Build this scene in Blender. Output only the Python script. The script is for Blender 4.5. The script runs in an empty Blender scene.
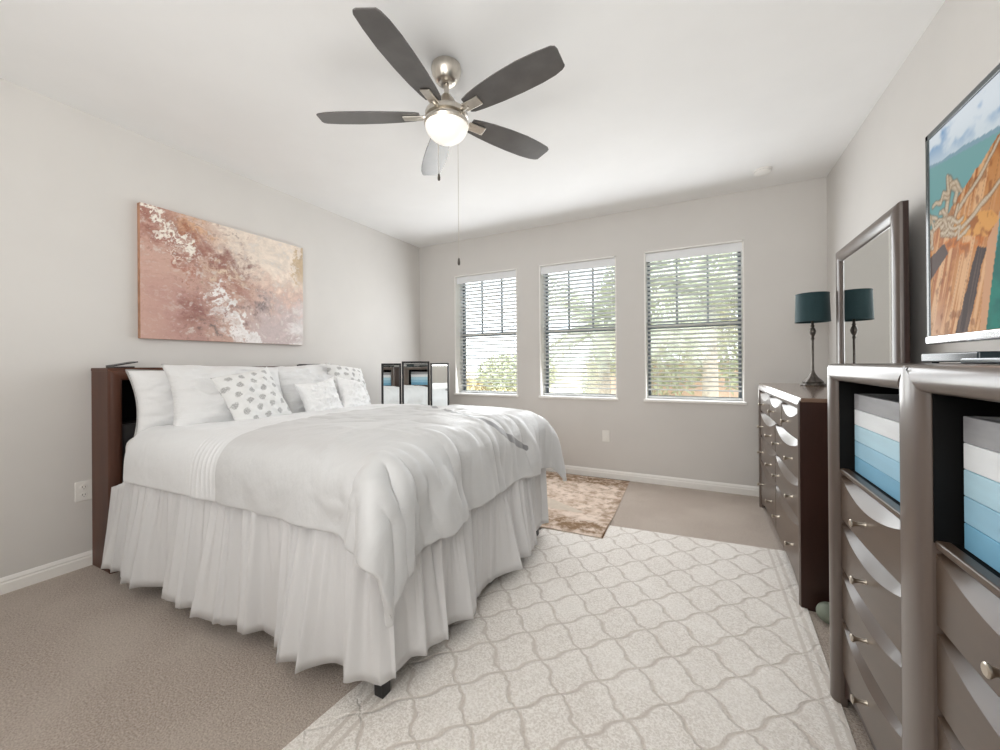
import bpy, bmesh, math, random
import numpy as np
from mathutils import Vector, Matrix

sc = bpy.context.scene
COL = sc.collection
rng = random.Random(7)

# ------------------------------------------------------------------ camera
FPX, YAW, PIT, ROL, CX, CY, EYE = 396.78, .4703, .0016, -.0077, 500., 363.17, 1.1986
LW, RW, BW, FW, H = -3.314, .942, 4.193, -1.9, 2.74
Fv = Vector((-math.sin(YAW)*math.cos(PIT), math.cos(YAW)*math.cos(PIT), math.sin(PIT)))
R0 = Vector((math.cos(YAW), math.sin(YAW), 0)); U0 = R0.cross(Fv)
Rv = R0*math.cos(ROL)+U0*math.sin(ROL); Uv = U0*math.cos(ROL)-R0*math.sin(ROL)
cd = bpy.data.cameras.new('camera'); cam = bpy.data.objects.new('camera', cd); COL.objects.link(cam)
cd.sensor_fit = 'HORIZONTAL'; cd.sensor_width = 36; cd.lens = FPX*36/1000
cd.shift_x = (500-CX)/1000; cd.shift_y = (CY-375)/1000; cd.clip_start = .02; cd.clip_end = 400
m = Matrix.Identity(4)
for i in range(3):
    m[i][0] = Rv[i]; m[i][1] = Uv[i]; m[i][2] = -Fv[i]
m[2][3] = EYE
cam.matrix_world = m
sc.camera = cam

# ------------------------------------------------------------------ light and exposure
sc.view_settings.view_transform = 'Standard'; sc.view_settings.look = 'None'
sc.view_settings.gamma = 1; sc.view_settings.use_curve_mapping = False
sc.view_settings.exposure = -0.10
sc.cycles.use_denoising = True
sc.cycles.max_bounces = 10; sc.cycles.diffuse_bounces = 5; sc.cycles.glossy_bounces = 5; sc.cycles.transparent_max_bounces = 16
sc.cycles.sample_clamp_indirect = 6
sc.cycles.caustics_reflective = False; sc.cycles.caustics_refractive = False
W = bpy.data.worlds.new('sky'); sc.world = W; W.use_nodes = True
bg = W.node_tree.nodes['Background']; bg.inputs['Color'].default_value = (.88, .94, 1, 1); bg.inputs['Strength'].default_value = 4.6

def lamp(name, kind, energy, loc, aim, size=1, size_y=None, color=(1, 1, 1)):
    l = bpy.data.lights.new(name, kind); l.energy = energy; l.color = color
    if kind == 'AREA':
        l.shape = 'RECTANGLE'; l.size = size; l.size_y = size_y or size
    o = bpy.data.objects.new(name, l); COL.objects.link(o); o.location = loc
    o.rotation_euler = (Vector(aim)-Vector(loc)).to_track_quat('-Z', 'Y').to_euler()
    return o, l
so, sl = lamp('sun', 'SUN', 2.6, (0, 0, 10), (-2.0, 5.0, 4.5)); sl.angle = .01     # from behind the house on to the garden
lamp('ceiling_bounce_flash', 'AREA', 44, (-.5, -.9, 1.55), (-.6, .2, 2.74), 2.2, 1.0, (1, 1, .99))
lamp('room_fill', 'AREA', 9, (-.3, -1.5, 2.2), (-1.0, 2.6, 1.0), 1.6, .9, (1, .995, .985))  # unseen fill lamp added behind the camera to lift the interior
lamp('rear_fill', 'AREA', 19, (-.3, -1.85, 2.1), (-.5, 4.2, 3.0), 2.2, 1.0, (1, .99, .975))  # added fill by the rear wall, not a fixture of the room
for x_ in (-2.335, -1.204, -.08):                                       # fill lamps added inside the blinds, standing in for daylight
    lamp('window_fill', 'AREA', 17, (x_, BW-.05, 1.56), (x_, 0, .9), .8, 1.4, (.95, .975, 1))

# ------------------------------------------------------------------ helpers
OFF = {}
def V(*a): return Vector(a)
def newbm(): return bmesh.new()

def obj(name, bm, mats, parent=None, smooth=False, recenter=True):
    me = bpy.data.meshes.new(name)
    if not isinstance(mats, (list, tuple)): mats = [mats]
    if isinstance(bm, bmesh.types.BMesh):
        if smooth:
            for f in bm.faces: f.smooth = True
            if smooth != 'all':
                for e in bm.edges:
                    if len(e.link_faces) == 2 and e.calc_face_angle(0) > math.radians(38): e.smooth = False
        off = OFF.get(parent.name) if parent else None
        if off is None and parent is None and recenter and bm.verts:
            xs = [v.co for v in bm.verts]
            off = Vector(((min(c.x for c in xs)+max(c.x for c in xs))/2, (min(c.y for c in xs)+max(c.y for c in xs))/2, min(c.z for c in xs)))
        if off is None: off = Vector((0, 0, 0))
        bmesh.ops.translate(bm, verts=bm.verts, vec=-off)
        bm.to_mesh(me); bm.free()
    else:
        me = bm; off = Vector((0, 0, 0))
    for mm in mats: me.materials.append(mm)
    o = bpy.data.objects.new(name, me); COL.objects.link(o)
    if parent: o.parent = parent
    else: o.location = off
    OFF[o.name] = off
    return o

def tag(o, label=None, cat=None, group=None, kind=None):
    if label: o['label'] = label
    if cat: o['category'] = cat
    if group: o['group'] = group
    if kind: o['kind'] = kind
    return o

def thing(name, label, cat, loc=(0, 0, 0), group=None, kind=None):
    o = bpy.data.objects.new(name, None); COL.objects.link(o); o.location = loc; o.empty_display_size = .1
    OFF[o.name] = Vector(loc)
    return tag(o, label, cat, group, kind)

def kids(o): return [c for c in bpy.data.objects if c.parent == o]
def copy_tree(o, parent=None):
    c = o.copy(); COL.objects.link(c)
    if parent: c.parent = parent
    for ch in kids(o): copy_tree(ch, c)
    return c

def box(bm, x0, x1, y0, y1, z0, z1, bev=0.0, seg=2, mat=0):
    r = bmesh.ops.create_cube(bm, size=1)
    vs = r['verts']
    bmesh.ops.scale(bm, vec=(x1-x0, y1-y0, z1-z0), verts=vs)
    bmesh.ops.translate(bm, vec=((x0+x1)/2, (y0+y1)/2, (z0+z1)/2), verts=vs)
    fs = set(f for v in vs for f in v.link_faces)
    for f in fs: f.material_index = mat
    if bev > 0:
        es = list(set(e for v in vs for e in v.link_edges))
        rr = bmesh.ops.bevel(bm, geom=es, offset=bev, segments=seg, profile=.5, affect='EDGES')
        for f in rr['faces']: f.material_index = mat
        vs = list(set(v for f in rr['faces'] for v in f.verts) | set(v for v in vs if v.is_valid))
    return vs

def xform(bm, vs, M):
    bmesh.ops.transform(bm, matrix=M, verts=[v for v in vs if v.is_valid])

def lathe(bm, prof, c, n=32, axis='z', mat=0, cap=True):
    rings = []
    for r, t in prof:
        ring = []
        for k in range(n):
            a = 2*math.pi*k/n
            u, w = r*math.cos(a), r*math.sin(a)
            p = (u, w, t) if axis == 'z' else ((t, u, w) if axis == 'x' else (w, t, u))
            ring.append(bm.verts.new((c[0]+p[0], c[1]+p[1], c[2]+p[2])))
        rings.append(ring)
    fs = []
    for a, b in zip(rings, rings[1:]):
        for k in range(n):
            fs.append(bm.faces.new((a[k], a[(k+1) % n], b[(k+1) % n], b[k])))
    if cap:
        fs.append(bm.faces.new(list(reversed(rings[0])))); fs.append(bm.faces.new(rings[-1]))
    for f in fs: f.material_index = mat
    return [v for r in rings for v in r]

def tube(bm, pts, rad, n=8, cap=True):
    pts = [Vector(p) for p in pts]; rings = []
    for i, p in enumerate(pts):
        d = (pts[min(i+1, len(pts)-1)]-pts[max(i-1, 0)]).normalized()
        a = d.orthogonal().normalized() if i == 0 else (rings_u - d*rings_u.dot(d)).normalized()
        rings_u = a; b = d.cross(a)
        r = rad[i] if isinstance(rad, (list, tuple)) else rad
        rings.append([bm.verts.new(p+a*r*math.cos(2*math.pi*k/n)+b*r*math.sin(2*math.pi*k/n)) for k in range(n)])
    for a, b in zip(rings, rings[1:]):
        for k in range(n): bm.faces.new((a[k], a[(k+1) % n], b[(k+1) % n], b[k]))
    if cap:
        bm.faces.new(list(reversed(rings[0]))); bm.faces.new(rings[-1])
    return [v for r in rings for v in r]

def fix(bm): bmesh.ops.recalc_face_normals(bm, faces=bm.faces)

def moulding(bm, p0, p1, wdir, pdir, w, prot, e0=None, e1=None, n=14):
    """half-round moulding from p0 to p1; e0/e1 give the length cut off each end for an offset across the width"""
    p0, p1, wdir, pdir = Vector(p0), Vector(p1), Vector(wdir), Vector(pdir)
    d = (p1-p0).normalized()
    A, B = [], []
    for k in range(n+1):
        t = math.pi*k/n
        off = -math.cos(t)*w/2; pr = prot*math.sin(t)**.8
        A.append(bm.verts.new(p0+d*(e0(off) if e0 else 0)+wdir*off+pdir*pr))
        B.append(bm.verts.new(p1-d*(e1(off) if e1 else 0)+wdir*off+pdir*pr))
    for k in range(n): bm.faces.new((A[k], A[k+1], B[k+1], B[k]))
    bm.faces.new((A[0], B[0], B[n], A[n])); bm.faces.new(A[::-1]); bm.faces.new(B)

def vn(x, y, seed=0):
    xi = np.floor(x).astype(np.int64); yi = np.floor(y).astype(np.int64); fx = x-xi; fy = y-yi
    fx = fx*fx*(3-2*fx); fy = fy*fy*(3-2*fy)
    def h(a, b):
        n = (a*374761393+b*668265263+seed*974711) & 0x7fffffff
        n = ((n ^ (n >> 13))*1274126177) & 0x7fffffff
        return ((n ^ (n >> 16)) & 0xffff)/65535.
    return (h(xi, yi)*(1-fx)+h(xi+1, yi)*fx)*(1-fy)+(h(xi, yi+1)*(1-fx)+h(xi+1, yi+1)*fx)*fy
def fbm(x, y, seed=0, o=5, g=.5):
    s = 0; a = 1; t = 0
    for i in range(o):
        s = s+a*vn(x*2**i+i*17.3, y*2**i+i*9.1, seed+i); t += a; a *= g
    return s/t
def sm(a, b, x): 
    t = np.clip((x-a)/(b-a), 0, 1); return t*t*(3-2*t)
def lin(c):
    c = np.asarray(c, float)/255.
    return np.where(c <= .04045, c/12.92, ((c+.055)/1.055)**2.4)
def L3(r, g, b): return tuple(lin((r, g, b)))

# ------------------------------------------------------------------ materials
class NT:
    def __init__(s, name):
        s.mat = bpy.data.materials.new(name); s.mat.use_nodes = True; s.t = s.mat.node_tree; s.N = s.t.nodes
        s.b = s.N['Principled BSDF']; s.out = s.N['Material Output']
    def n(s, t, **kw):
        o = s.N.new(t)
        for k, v in kw.items(): setattr(o, k, v)
        return o
    def l(s, a, b): s.t.links.new(a, b)
    def m(s, op, a, b=0, c=0, clamp=False):
        o = s.n('ShaderNodeMath', operation=op); o.use_clamp = clamp
        for i, v in enumerate((a, b, c)):
            if i >= len(o.inputs): break
            if isinstance(v, (int, float)): o.inputs[i].default_value = v
            else: s.l(v, o.inputs[i])
        return o.outputs[0]
    def step(s, x, a, b):
        o = s.n('ShaderNodeMapRange', interpolation_type='SMOOTHSTEP')
        s.l(x, o.inputs['Value']); o.inputs['From Min'].default_value = a; o.inputs['From Max'].default_value = b
        return o.outputs['Result']
    def coord(s, k='Object'): return s.n('ShaderNodeTexCoord').outputs[k]
    def xyz(s, v):
        o = s.n('ShaderNodeSeparateXYZ'); s.l(v, o.inputs[0]); return o.outputs
    def noise(s, vec, scale, detail=4, rough=.55, stretch=None):
        if stretch:
            mp = s.n('ShaderNodeMapping'); s.l(vec, mp.inputs[0]); mp.inputs['Scale'].default_value = stretch; vec = mp.outputs[0]
        o = s.n('ShaderNodeTexNoise'); s.l(vec, o.inputs['Vector']); o.inputs['Scale'].default_value = scale
        o.inputs['Detail'].default_value = detail; o.inputs['Roughness'].default_value = rough
        return o.outputs['Fac']
    def mix(s, f, a, b):
        o = s.n('ShaderNodeMix', data_type='RGBA')
        for v, i in ((f, o.inputs[0]), (a, o.inputs[6]), (b, o.inputs[7])):
            if isinstance(v, (int, float)): i.default_value = v
            elif isinstance(v, tuple): i.default_value = (*v[:3], 1)
            else: s.l(v, i)
        return o.outputs[2]
    def bump(s, hgt, strength, dist=.01):
        o = s.n('ShaderNodeBump'); o.inputs['Strength'].default_value = strength; o.inputs['Distance'].default_value = dist
        s.l(hgt, o.inputs['Height']); s.l(o.outputs[0], s.b.inputs['Normal'])
    def base(s, c):
        if isinstance(c, tuple): s.b.inputs['Base Color'].default_value = (*c[:3], 1)
        else: s.l(c, s.b.inputs['Base Color'])
    def set(s, **kw):
        for k, v in kw.items():
            k = k.replace('_', ' ')
            if isinstance(v, (int, float)): s.b.inputs[k].default_value = v
            elif isinstance(v, tuple): s.b.inputs[k].default_value = (*v, 1)
            else: s.l(v, s.b.inputs[k])

def plain(name, col, rough=.5, metal=0, var=.06, scale=20, stretch=None, bump=0, bscale=200, spec=.5, coat=0, sheen=0):
    t = NT(name); c = t.coord()
    n = t.noise(c, scale, 4, .55, stretch)
    d = tuple(x*(1-var) for x in col); l = tuple(min(1, x*(1+var)) for x in col)
    t.base(t.mix(t.step(n, .3, .7), d, l)); t.set(Roughness=rough, Metallic=metal)
    t.b.inputs['Specular IOR Level'].default_value = spec
    if coat: t.set(Coat_Weight=coat, Coat_Roughness=.12)
    if sheen: t.set(Sheen_Weight=sheen)
    if bump: t.bump(t.noise(c, bscale, 3), bump, .002)
    return t.mat

M = {}
M['wall'] = plain('greige_wall_paint', L3(217, 214, 210), .75, var=.012, scale=3, bump=.06, bscale=160)
M['ceiling'] = plain('white_ceiling_paint', L3(246, 246, 245), .85, var=.01, scale=3, bump=.08, bscale=140)
M['trim'] = plain('white_trim_paint', L3(244, 242, 238), .4, var=.01)
M['white_plastic'] = plain('white_plastic', L3(238, 236, 231), .35, var=.01)
M['slot'] = plain('dark_slot', (.03, .03, .03), .6)
M['blind'] = plain('white_blind_slat', L3(238, 240, 242), .45, var=.015, scale=6)
M['frame_dark'] = plain('dark_window_frame', L3(112, 122, 130), .4, var=.04)
M['wood'] = plain('espresso_wood', (.034, .014, .010), .36, var=.25, scale=9, stretch=(1, 1, .12), spec=.4, coat=.12)
M['wood_front'] = plain('espresso_drawer_wood', (.088, .058, .040), .33, var=.12, scale=9, stretch=(1, .12, 1), coat=.2)
M['wood_rail'] = plain('glazed_espresso_moulding', (.115, .088, .074), .30, var=.12, scale=9, stretch=(1, 1, .15), coat=.4)
M['wood_red'] = plain('reddish_brown_wood', (.085, .032, .018), .42, var=.3, scale=7, stretch=(1, 1, .1), spec=.35)
M['cubby'] = plain('black_cubby_lining', (.004, .004, .004), .6, var=.1, spec=.15)
M['black'] = plain('black_wood', (.015, .014, .015), .35, var=.1)
M['leather'] = plain('black_padded_panel', (.028, .026, .027), .38, var=.1, bump=.08)
M['nickel'] = plain('brushed_nickel', (.62, .58, .52), .28, 1, var=.06, scale=60, stretch=(1, 1, .1))
M['pewter'] = plain('pewter_knob', (.58, .52, .44), .3, 1, var=.06)
M['bronze'] = plain('dark_bronze_metal', (.10, .088, .078), .38, .8, var=.3, scale=50, bump=.2, bscale=90)
M['blade'] = plain('charcoal_fan_blade', (.10, .094, .090), .3, var=.15, scale=8, stretch=(1, 1, 1), coat=.15)
M['shade'] = plain('teal_lamp_shade', (.018, .052, .060), .8, var=.06, scale=120, bump=.08, bscale=500, sheen=.12)
M['tv'] = plain('black_tv_plastic', (.035, .052, .056), .2, var=.05)
M['chrome'] = plain('polished_chrome', (.8, .82, .84), .12, 1, var=.01)
M['gloss'] = plain('glossy_black_plastic', (.02, .035, .042), .12, var=.05)
M['ball'] = plain('grey_green_rubber', L3(126, 134, 120), .6, var=.06)
M['mattress'] = plain('white_mattress_ticking', L3(232, 230, 228), .8, var=.02)
M['concrete'] = plain('pale_stucco', L3(232, 205, 190), .9, var=.05)

t = NT('mirror_glass'); t.base((.86, .88, .87)); t.set(Metallic=1., Roughness=.015); M['mirror'] = t.mat
t = NT('window_glass')
tr = t.n('ShaderNodeBsdfTransparent'); tr.inputs[0].default_value = (.95, .97, .97, 1)
gl = t.n('ShaderNodeBsdfGlossy'); gl.inputs['Roughness'].default_value = .02
ms = t.n('ShaderNodeMixShader'); fr = t.n('ShaderNodeFresnel'); fr.inputs[0].default_value = 1.3
t.l(fr.outputs[0], ms.inputs[0]); t.l(tr.outputs[0], ms.inputs[1]); t.l(gl.outputs[0], ms.inputs[2]); t.l(ms.outputs[0], t.out.inputs[0])
M['glass'] = t.mat

# carpet
t = NT('beige_carpet'); c = t.coord()
n1 = t.noise(c, 150, 3, .7); n2 = t.noise(c, 45, 3); n3 = t.noise(c, 2.2, 3)
col = t.mix(t.step(n1, .3, .7), L3(144, 127, 114), L3(208, 195, 183))
col = t.mix(t.m('MULTIPLY', t.step(n2, .35, .7), .35), col, L3(166, 150, 137))
col = t.mix(t.m('MULTIPLY', t.step(n3, .4, .65), .3), col, L3(206, 194, 182))
t.base(col); t.set(Roughness=.95, Sheen_Weight=.25); t.b.inputs['Specular IOR Level'].default_value = .1
t.bump(t.m('ADD', n1, t.m('MULTIPLY', n2, .8)), .8, .008); M['carpet'] = t.mat

# cream trellis rug (object origin at its centre)
def rug_mat(ox, oy):
    t = NT('cream_trellis_pile'); c = t.coord(); X, Y, Z = t.xyz(c)
    nz = t.noise(c, 26, 4); nf = t.noise(c, 140, 3, .7); nb = t.noise(c, 3, 3)
    wob = t.m('MULTIPLY', t.m('SUBTRACT', nz, .5), .030)
    x = t.m('DIVIDE', t.m('ADD', t.m('ADD', X, ox), wob), .233)
    y = t.m('DIVIDE', t.m('ADD', t.m('ADD', Y, oy), wob), .25)
    tri = t.m('PINGPONG', y, .5)
    w = t.m('ADD', tri, t.m('MULTIPLY', t.m('SINE', t.m('MULTIPLY', tri, 4*math.pi)), .05))
    d1 = t.m('ABSOLUTE', t.m('SUBTRACT', t.m('FRACT', t.m('ADD', t.m('SUBTRACT', x, w), 100.5)), .5))
    d2 = t.m('ABSOLUTE', t.m('SUBTRACT', t.m('FRACT', t.m('ADD', t.m('ADD', x, w), 100.5)), .5))
    d = t.m('MINIMUM', d1, d2)
    line = t.m('SUBTRACT', 1, t.step(d, .010, .058))
    # border lines near each long side
    ax = t.m('ABSOLUTE', t.m('ADD', X, t.m('MULTIPLY', wob, .5)))
    return t, c, line, ax, nf, nz, nb
M['rugside'] = plain('rug_edge_binding', L3(196, 182, 166), .9, var=.05)

# distressed brown rug
t = NT('distressed_brown_pile'); c = t.coord(); X, Y, Z = t.xyz(c)
n1 = t.noise(c, 15, 6, .75); n2 = t.noise(c, 6, 5, .65); n3 = t.noise(c, 60, 4, .75)
ay = t.m('ABSOLUTE', Y); ax = t.m('ABSOLUTE', t.m('SUBTRACT', X, 0.0))
edge = t.m('MAXIMUM', t.m('MULTIPLY', t.step(ay, .44, .52), t.m('SUBTRACT', 1, t.step(ay, .66, .72))), t.m('MULTIPLY', t.step(ax, .74, .80), .6))
col = t.mix(t.step(n2, .38, .66), L3(222, 204, 190), L3(188, 166, 148))
col = t.mix(t.m('MULTIPLY', t.step(n1, .48, .60), .62), col, L3(134, 110, 86))
col = t.mix(t.m('MULTIPLY', t.step(n3, .52, .64), .55), col, L3(230, 216, 198))
col = t.mix(t.m('MULTIPLY', edge, t.m('MULTIPLY', t.step(n1, .36, .56), .8)), col, L3(122, 94, 64))
rim = t.m('MAXIMUM', t.step(ay, .715, .73), t.step(ax, .845, .86))
col = t.mix(rim, col, L3(92, 66, 44))
t.base(col); t.set(Roughness=.95); t.b.inputs['Specular IOR Level'].default_value = .1; t.bump(n3, .4, .004); M['brown_rug'] = t.mat

def fabric(name, c, rough=.7, sheen=.3, wr=1.0, wscale=9, stretch=None):
    t = NT(name); co = t.coord()
    a = t.noise(co, wscale, 5, .6, stretch); b = t.noise(co, 900, 2)
    t.base(t.mix(t.step(b, .3, .7), tuple(x*.97 for x in c), c)); t.set(Roughness=rough, Sheen_Weight=sheen)
    t.b.inputs['Specular IOR Level'].default_value = .25
    t.bump(t.m('ADD', t.m('MULTIPLY', a, wr), t.m('MULTIPLY', b, .02)), .5, .012)
    return t.mat
M['white_fab'] = fabric('white_cotton', L3(232, 232, 232), .8, .2, .8, 9)
M['sham'] = fabric('white_crinkled_sateen', L3(230, 230, 230), .6, .2, 2.6, 7, (1, .6, 3))
M['fluffy'] = fabric('white_fluffy_pile', L3(246, 246, 246), .95, .5, 1.2, 40)
M['skirt'] = fabric('white_skirt_cotton', L3(214, 213, 213), .7, .1, .7, 8, (1, 1, .4))
M['pipe'] = plain('grey_piping', L3(170, 168, 166), .7)
# leaf-print pillow (UV in metres)
t = NT('leaf_print_cotton'); uv = t.coord('UV'); X, Y, Z = t.xyz(uv); nn = t.noise(uv, 55, 3, .7); nf = t.noise(uv, 220, 2)
wb = t.m('MULTIPLY', t.m('SUBTRACT', nn, .5), .5)
y = t.m('DIVIDE', Y, .058); row = t.m('FLOOR', y)
x = t.m('ADD', t.m('DIVIDE', X, .078), t.m('MULTIPLY', t.m('MODULO', row, 2), .5))
fx = t.m('MULTIPLY', t.m('SUBTRACT', t.m('FRACT', t.m('ADD', x, 50)), .5), 1.35); fy = t.m('SUBTRACT', t.m('FRACT', t.m('ADD', y, 50)), .5)
d = t.m('ADD', t.m('SQRT', t.m('ADD', t.m('MULTIPLY', fx, fx), t.m('MULTIPLY', fy, fy))), t.m('MULTIPLY', wb, 1.1))
dot = t.m('MULTIPLY', t.m('SUBTRACT', 1, t.step(d, .24, .36)), t.m('MULTIPLY', t.step(nf, .30, .55), .85))
t.base(t.mix(dot, L3(230, 230, 229), L3(150, 149, 148))); t.set(Roughness=.8, Sheen_Weight=.2); t.bump(t.noise(uv, 12, 4), .4, .012)
M['leaf'] = t.mat

# comforter (UV in metres: u from the head edge towards the foot, v across)
t = NT('white_satin_comforter'); uv = t.coord('UV'); X, Y, Z = t.xyz(uv)
band = t.m('SUBTRACT', 1, t.step(X, .862, .872))
nfine = t.noise(uv, 5, 5, .6, (1.4, .7, 1)); nn2 = t.noise(uv, 900, 2)
col = t.mix(band, L3(203, 203, 203), L3(228, 229, 230))
# grey ribbon across the far half of the top
def seg(t, X, Y, a, b, wd):
    dx, dy = b[0]-a[0], b[1]-a[1]; ln = math.hypot(dx, dy); dx /= ln; dy /= ln
    px = t.m('SUBTRACT', X, a[0]); py = t.m('SUBTRACT', Y, a[1])
    al = t.m('ADD', t.m('MULTIPLY', px, dx), t.m('MULTIPLY', py, dy)); al = t.m('MINIMUM', t.m('MAXIMUM', al, 0), ln)
    ex = t.m('SUBTRACT', px, t.m('MULTIPLY', al, dx)); ey = t.m('SUBTRACT', py, t.m('MULTIPLY', al, dy))
    dd = t.m('SQRT', t.m('ADD', t.m('MULTIPLY', ex, ex), t.m('MULTIPLY', ey, ey)))
    return t.m('SUBTRACT', 1, t.step(dd, wd*.8, wd))
RIB = [(.74, 1.74), (.912, 1.62), (1.164, 1.416), (1.404, 1.21), (1.56, 1.10), (1.68, 1.05), (1.764, 1.06), (1.824, 1.10), (1.884, 1.224), (1.956, 1.392)]
rib = None
for a, b in zip(RIB, RIB[1:]):
    s_ = seg(t, X, Y, a, b, .019); rib = s_ if rib is None else t.m('MAXIMUM', rib, s_)
col = t.mix(rib, col, L3(142, 142, 144))
t.base(col); t.set(Roughness=.42, Sheen_Weight=.25); t.b.inputs['Specular IOR Level'].default_value = .35
tuck = t.m('MULTIPLY', t.m('MULTIPLY', t.step(X, .665, .675), band), t.m('ABSOLUTE', t.m('SINE', t.m('MULTIPLY', X, math.pi/.033))))
t.bump(t.m('ADD', t.m('ADD', t.m('MULTIPLY', nfine, 1.6), t.m('MULTIPLY', tuck, -.35)), t.m('MULTIPLY', rib, .15)), .55, .012)
M['comforter'] = t.mat

def attr_mat(name, rough=.6, emit=0, bump=0):
    t = NT(name); a = t.n('ShaderNodeVertexColor'); a.layer_name = 'paint'
    if emit:
        t.base((.01, .01, .01)); t.l(a.outputs[0], t.b.inputs['Emission Color']); t.set(Emission_Strength=emit, Roughness=.35); t.b.inputs['Specular IOR Level'].default_value = .02
    else:
        n = t.noise(t.coord(), 60, 6, .7)
        t.base(t.mix(t.m('MULTIPLY', t.step(n, .55, .75), .18), a.outputs[0], L3(250, 240, 232))); t.set(Roughness=rough)
        if bump: t.bump(n, bump, .004)
    return t.mat
M['paint'] = attr_mat('abstract_paint', .55, 0, .5)
M['screen'] = attr_mat('lit_screen', .1, .85)

def color_grid(bm_name, P0, du, dv, nx, ny, func, mat, parent):
    """flat picture: colours from func(u, v) stored on the mesh"""
    P0, du, dv = Vector(P0), Vector(du), Vector(dv)
    uu, vv = np.meshgrid(np.linspace(0, 1, nx), np.linspace(0, 1, ny))
    cols = func(uu, vv)
    off = OFF[parent.name]
    vs = [tuple(P0+du*u+dv*v-off) for u, v in zip(uu.ravel(), vv.ravel())]
    fs = [(j*nx+i, j*nx+i+1, (j+1)*nx+i+1, (j+1)*nx+i) for j in range(ny-1) for i in range(nx-1)]
    me = bpy.data.meshes.new(bm_name); me.from_pydata(vs, [], fs)
    ca = me.color_attributes.new('paint', 'FLOAT_COLOR', 'POINT')
    ca.data.foreach_set('color', np.concatenate([cols.reshape(-1, 3), np.ones((nx*ny, 1))], 1).astype(np.float32).ravel())
    o = obj(bm_name, me, mat, parent); OFF[o.name] = off
    return o

# ================================================================== THE ROOM
WT = .24
bm = newbm(); box(bm, LW-.2, RW+.2, FW-.2, BW+WT, -.12, 0); tag(obj('floor', bm, M['carpet'], recenter=False), kind='structure')
bm = newbm(); box(bm, LW-.2, RW+.2, FW-.2, BW+WT, H, H+.15); tag(obj('ceiling', bm, M['ceiling'], recenter=False), kind='structure')
bm = newbm(); box(bm, LW-.2, LW, FW-.2, BW+WT, 0, H); tag(obj('wall_left', bm, M['wall'], recenter=False), kind='structure')
bm = newbm(); box(bm, RW, RW+.2, FW-.2, BW+WT, 0, H); tag(obj('wall_right', bm, M['wall'], recenter=False), kind='structure')
bm = newbm(); box(bm, LW, RW, FW-.2, FW, 0, H); tag(obj('wall_front', bm, M['wall'], recenter=False), kind='structure')
WZ0, WZ1 = .815, 2.305
WX = [(-2.765, -1.905), (-1.628, -.780), (-.507, .347)]
bm = newbm()
xs = [LW]+[v for w in WX for v in w]+[RW]
for i in range(0, len(xs), 2): box(bm, xs[i], xs[i+1], BW, BW+WT, 0, H)
for a, b in WX:
    box(bm, a, b, BW, BW+WT, 0, WZ0); box(bm, a, b, BW, BW+WT, WZ1, H)
bmesh.ops.remove_doubles(bm, verts=bm.verts, dist=1e-5)
tag(obj('wall_back', bm, M['wall'], recenter=False), kind='structure')

def baseboard(name, p0, p1, nrm):
    bm = newbm(); p0, p1, nrm = Vector(p0), Vector(p1), Vector(nrm)
    prof = [(0, 0), (.014, 0), (.014, .052), (.010, .060), (.011, .068), (.006, .080), (.003, .086), (0, .086)]
    A = [bm.verts.new(p0+nrm*a+V(0, 0, b)) for a, b in prof]; B = [bm.verts.new(p1+nrm*a+V(0, 0, b)) for a, b in prof]
    n = len(prof)
    for k in range(n): bm.faces.new((A[k], A[(k+1) % n], B[(k+1) % n], B[k]))
    bm.faces.new(A[::-1]); bm.faces.new(B); fix(bm)
    tag(obj(name, bm, M['trim'], recenter=False), kind='structure')
baseboard('baseboard_left', (LW, FW, 0), (LW, BW, 0), (1, 0, 0))
baseboard('baseboard_back', (LW, BW, 0), (RW, BW, 0), (0, -1, 0))
baseboard('baseboard_right', (RW, FW, 0), (RW, BW, 0), (-1, 0, 0))

# windows: white jamb, dark sash with muntins in the upper half, pane, white sill
def window(i, x0, x1):
    r = thing('window_%d' % i, None, None, ((x0+x1)/2, BW, WZ0), kind='structure')
    bm = newbm(); j = .012
    box(bm, x0, x0+j, BW-.002, BW+WT, WZ0, WZ1); box(bm, x1-j, x1, BW-.002, BW+WT, WZ0, WZ1)
    box(bm, x0, x1, BW-.002, BW+WT, WZ1-j, WZ1)
    obj('jamb', bm, M['trim'], r)
    bm = newbm(); box(bm, x0-.012, x1+.012, BW-.022, BW+WT, WZ0-.004, WZ0+.022, .005)
    obj('sill', bm, M['trim'], r)
    a, b = x0+j, x1-j; y0, y1 = BW+.170, BW+.21; z0, z1 = WZ0+.02, WZ1-j; zm = 1.568; s = .026
    bm = newbm()
    box(bm, a, a+s, y0, y1, z0, z1, .004); box(bm, b-s, b, y0, y1, z0, z1, .004)
    box(bm, a, b, y0, y1, z0, z0+s, .004); box(bm, a, b, y0, y1, z1-s, z1, .004)
    obj('sash_frame', bm, M['frame_dark'], r)
    bm = newbm(); box(bm, a, b, y0-.012, y1, zm-.022, zm+.022, .004); obj('meeting_rail', bm, M['frame_dark'], r)
    for k in (1, 2):
        xm = a+(b-a)*k/3; bm = newbm(); box(bm, xm-.009, xm+.009, y0+.006, y1-.004, zm, z1, .003); obj('muntin', bm, M['frame_dark'], r)
    bm = newbm(); box(bm, a+.01, b-.01, BW+.190, BW+.194, z0+.01, zm); box(bm, a+.01, b-.01, BW+.194, BW+.198, zm, z1-.01)
    obj('pane', bm, M['glass'], r)
for i, (a, b) in enumerate(WX): window(i+1, a, b)

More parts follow.
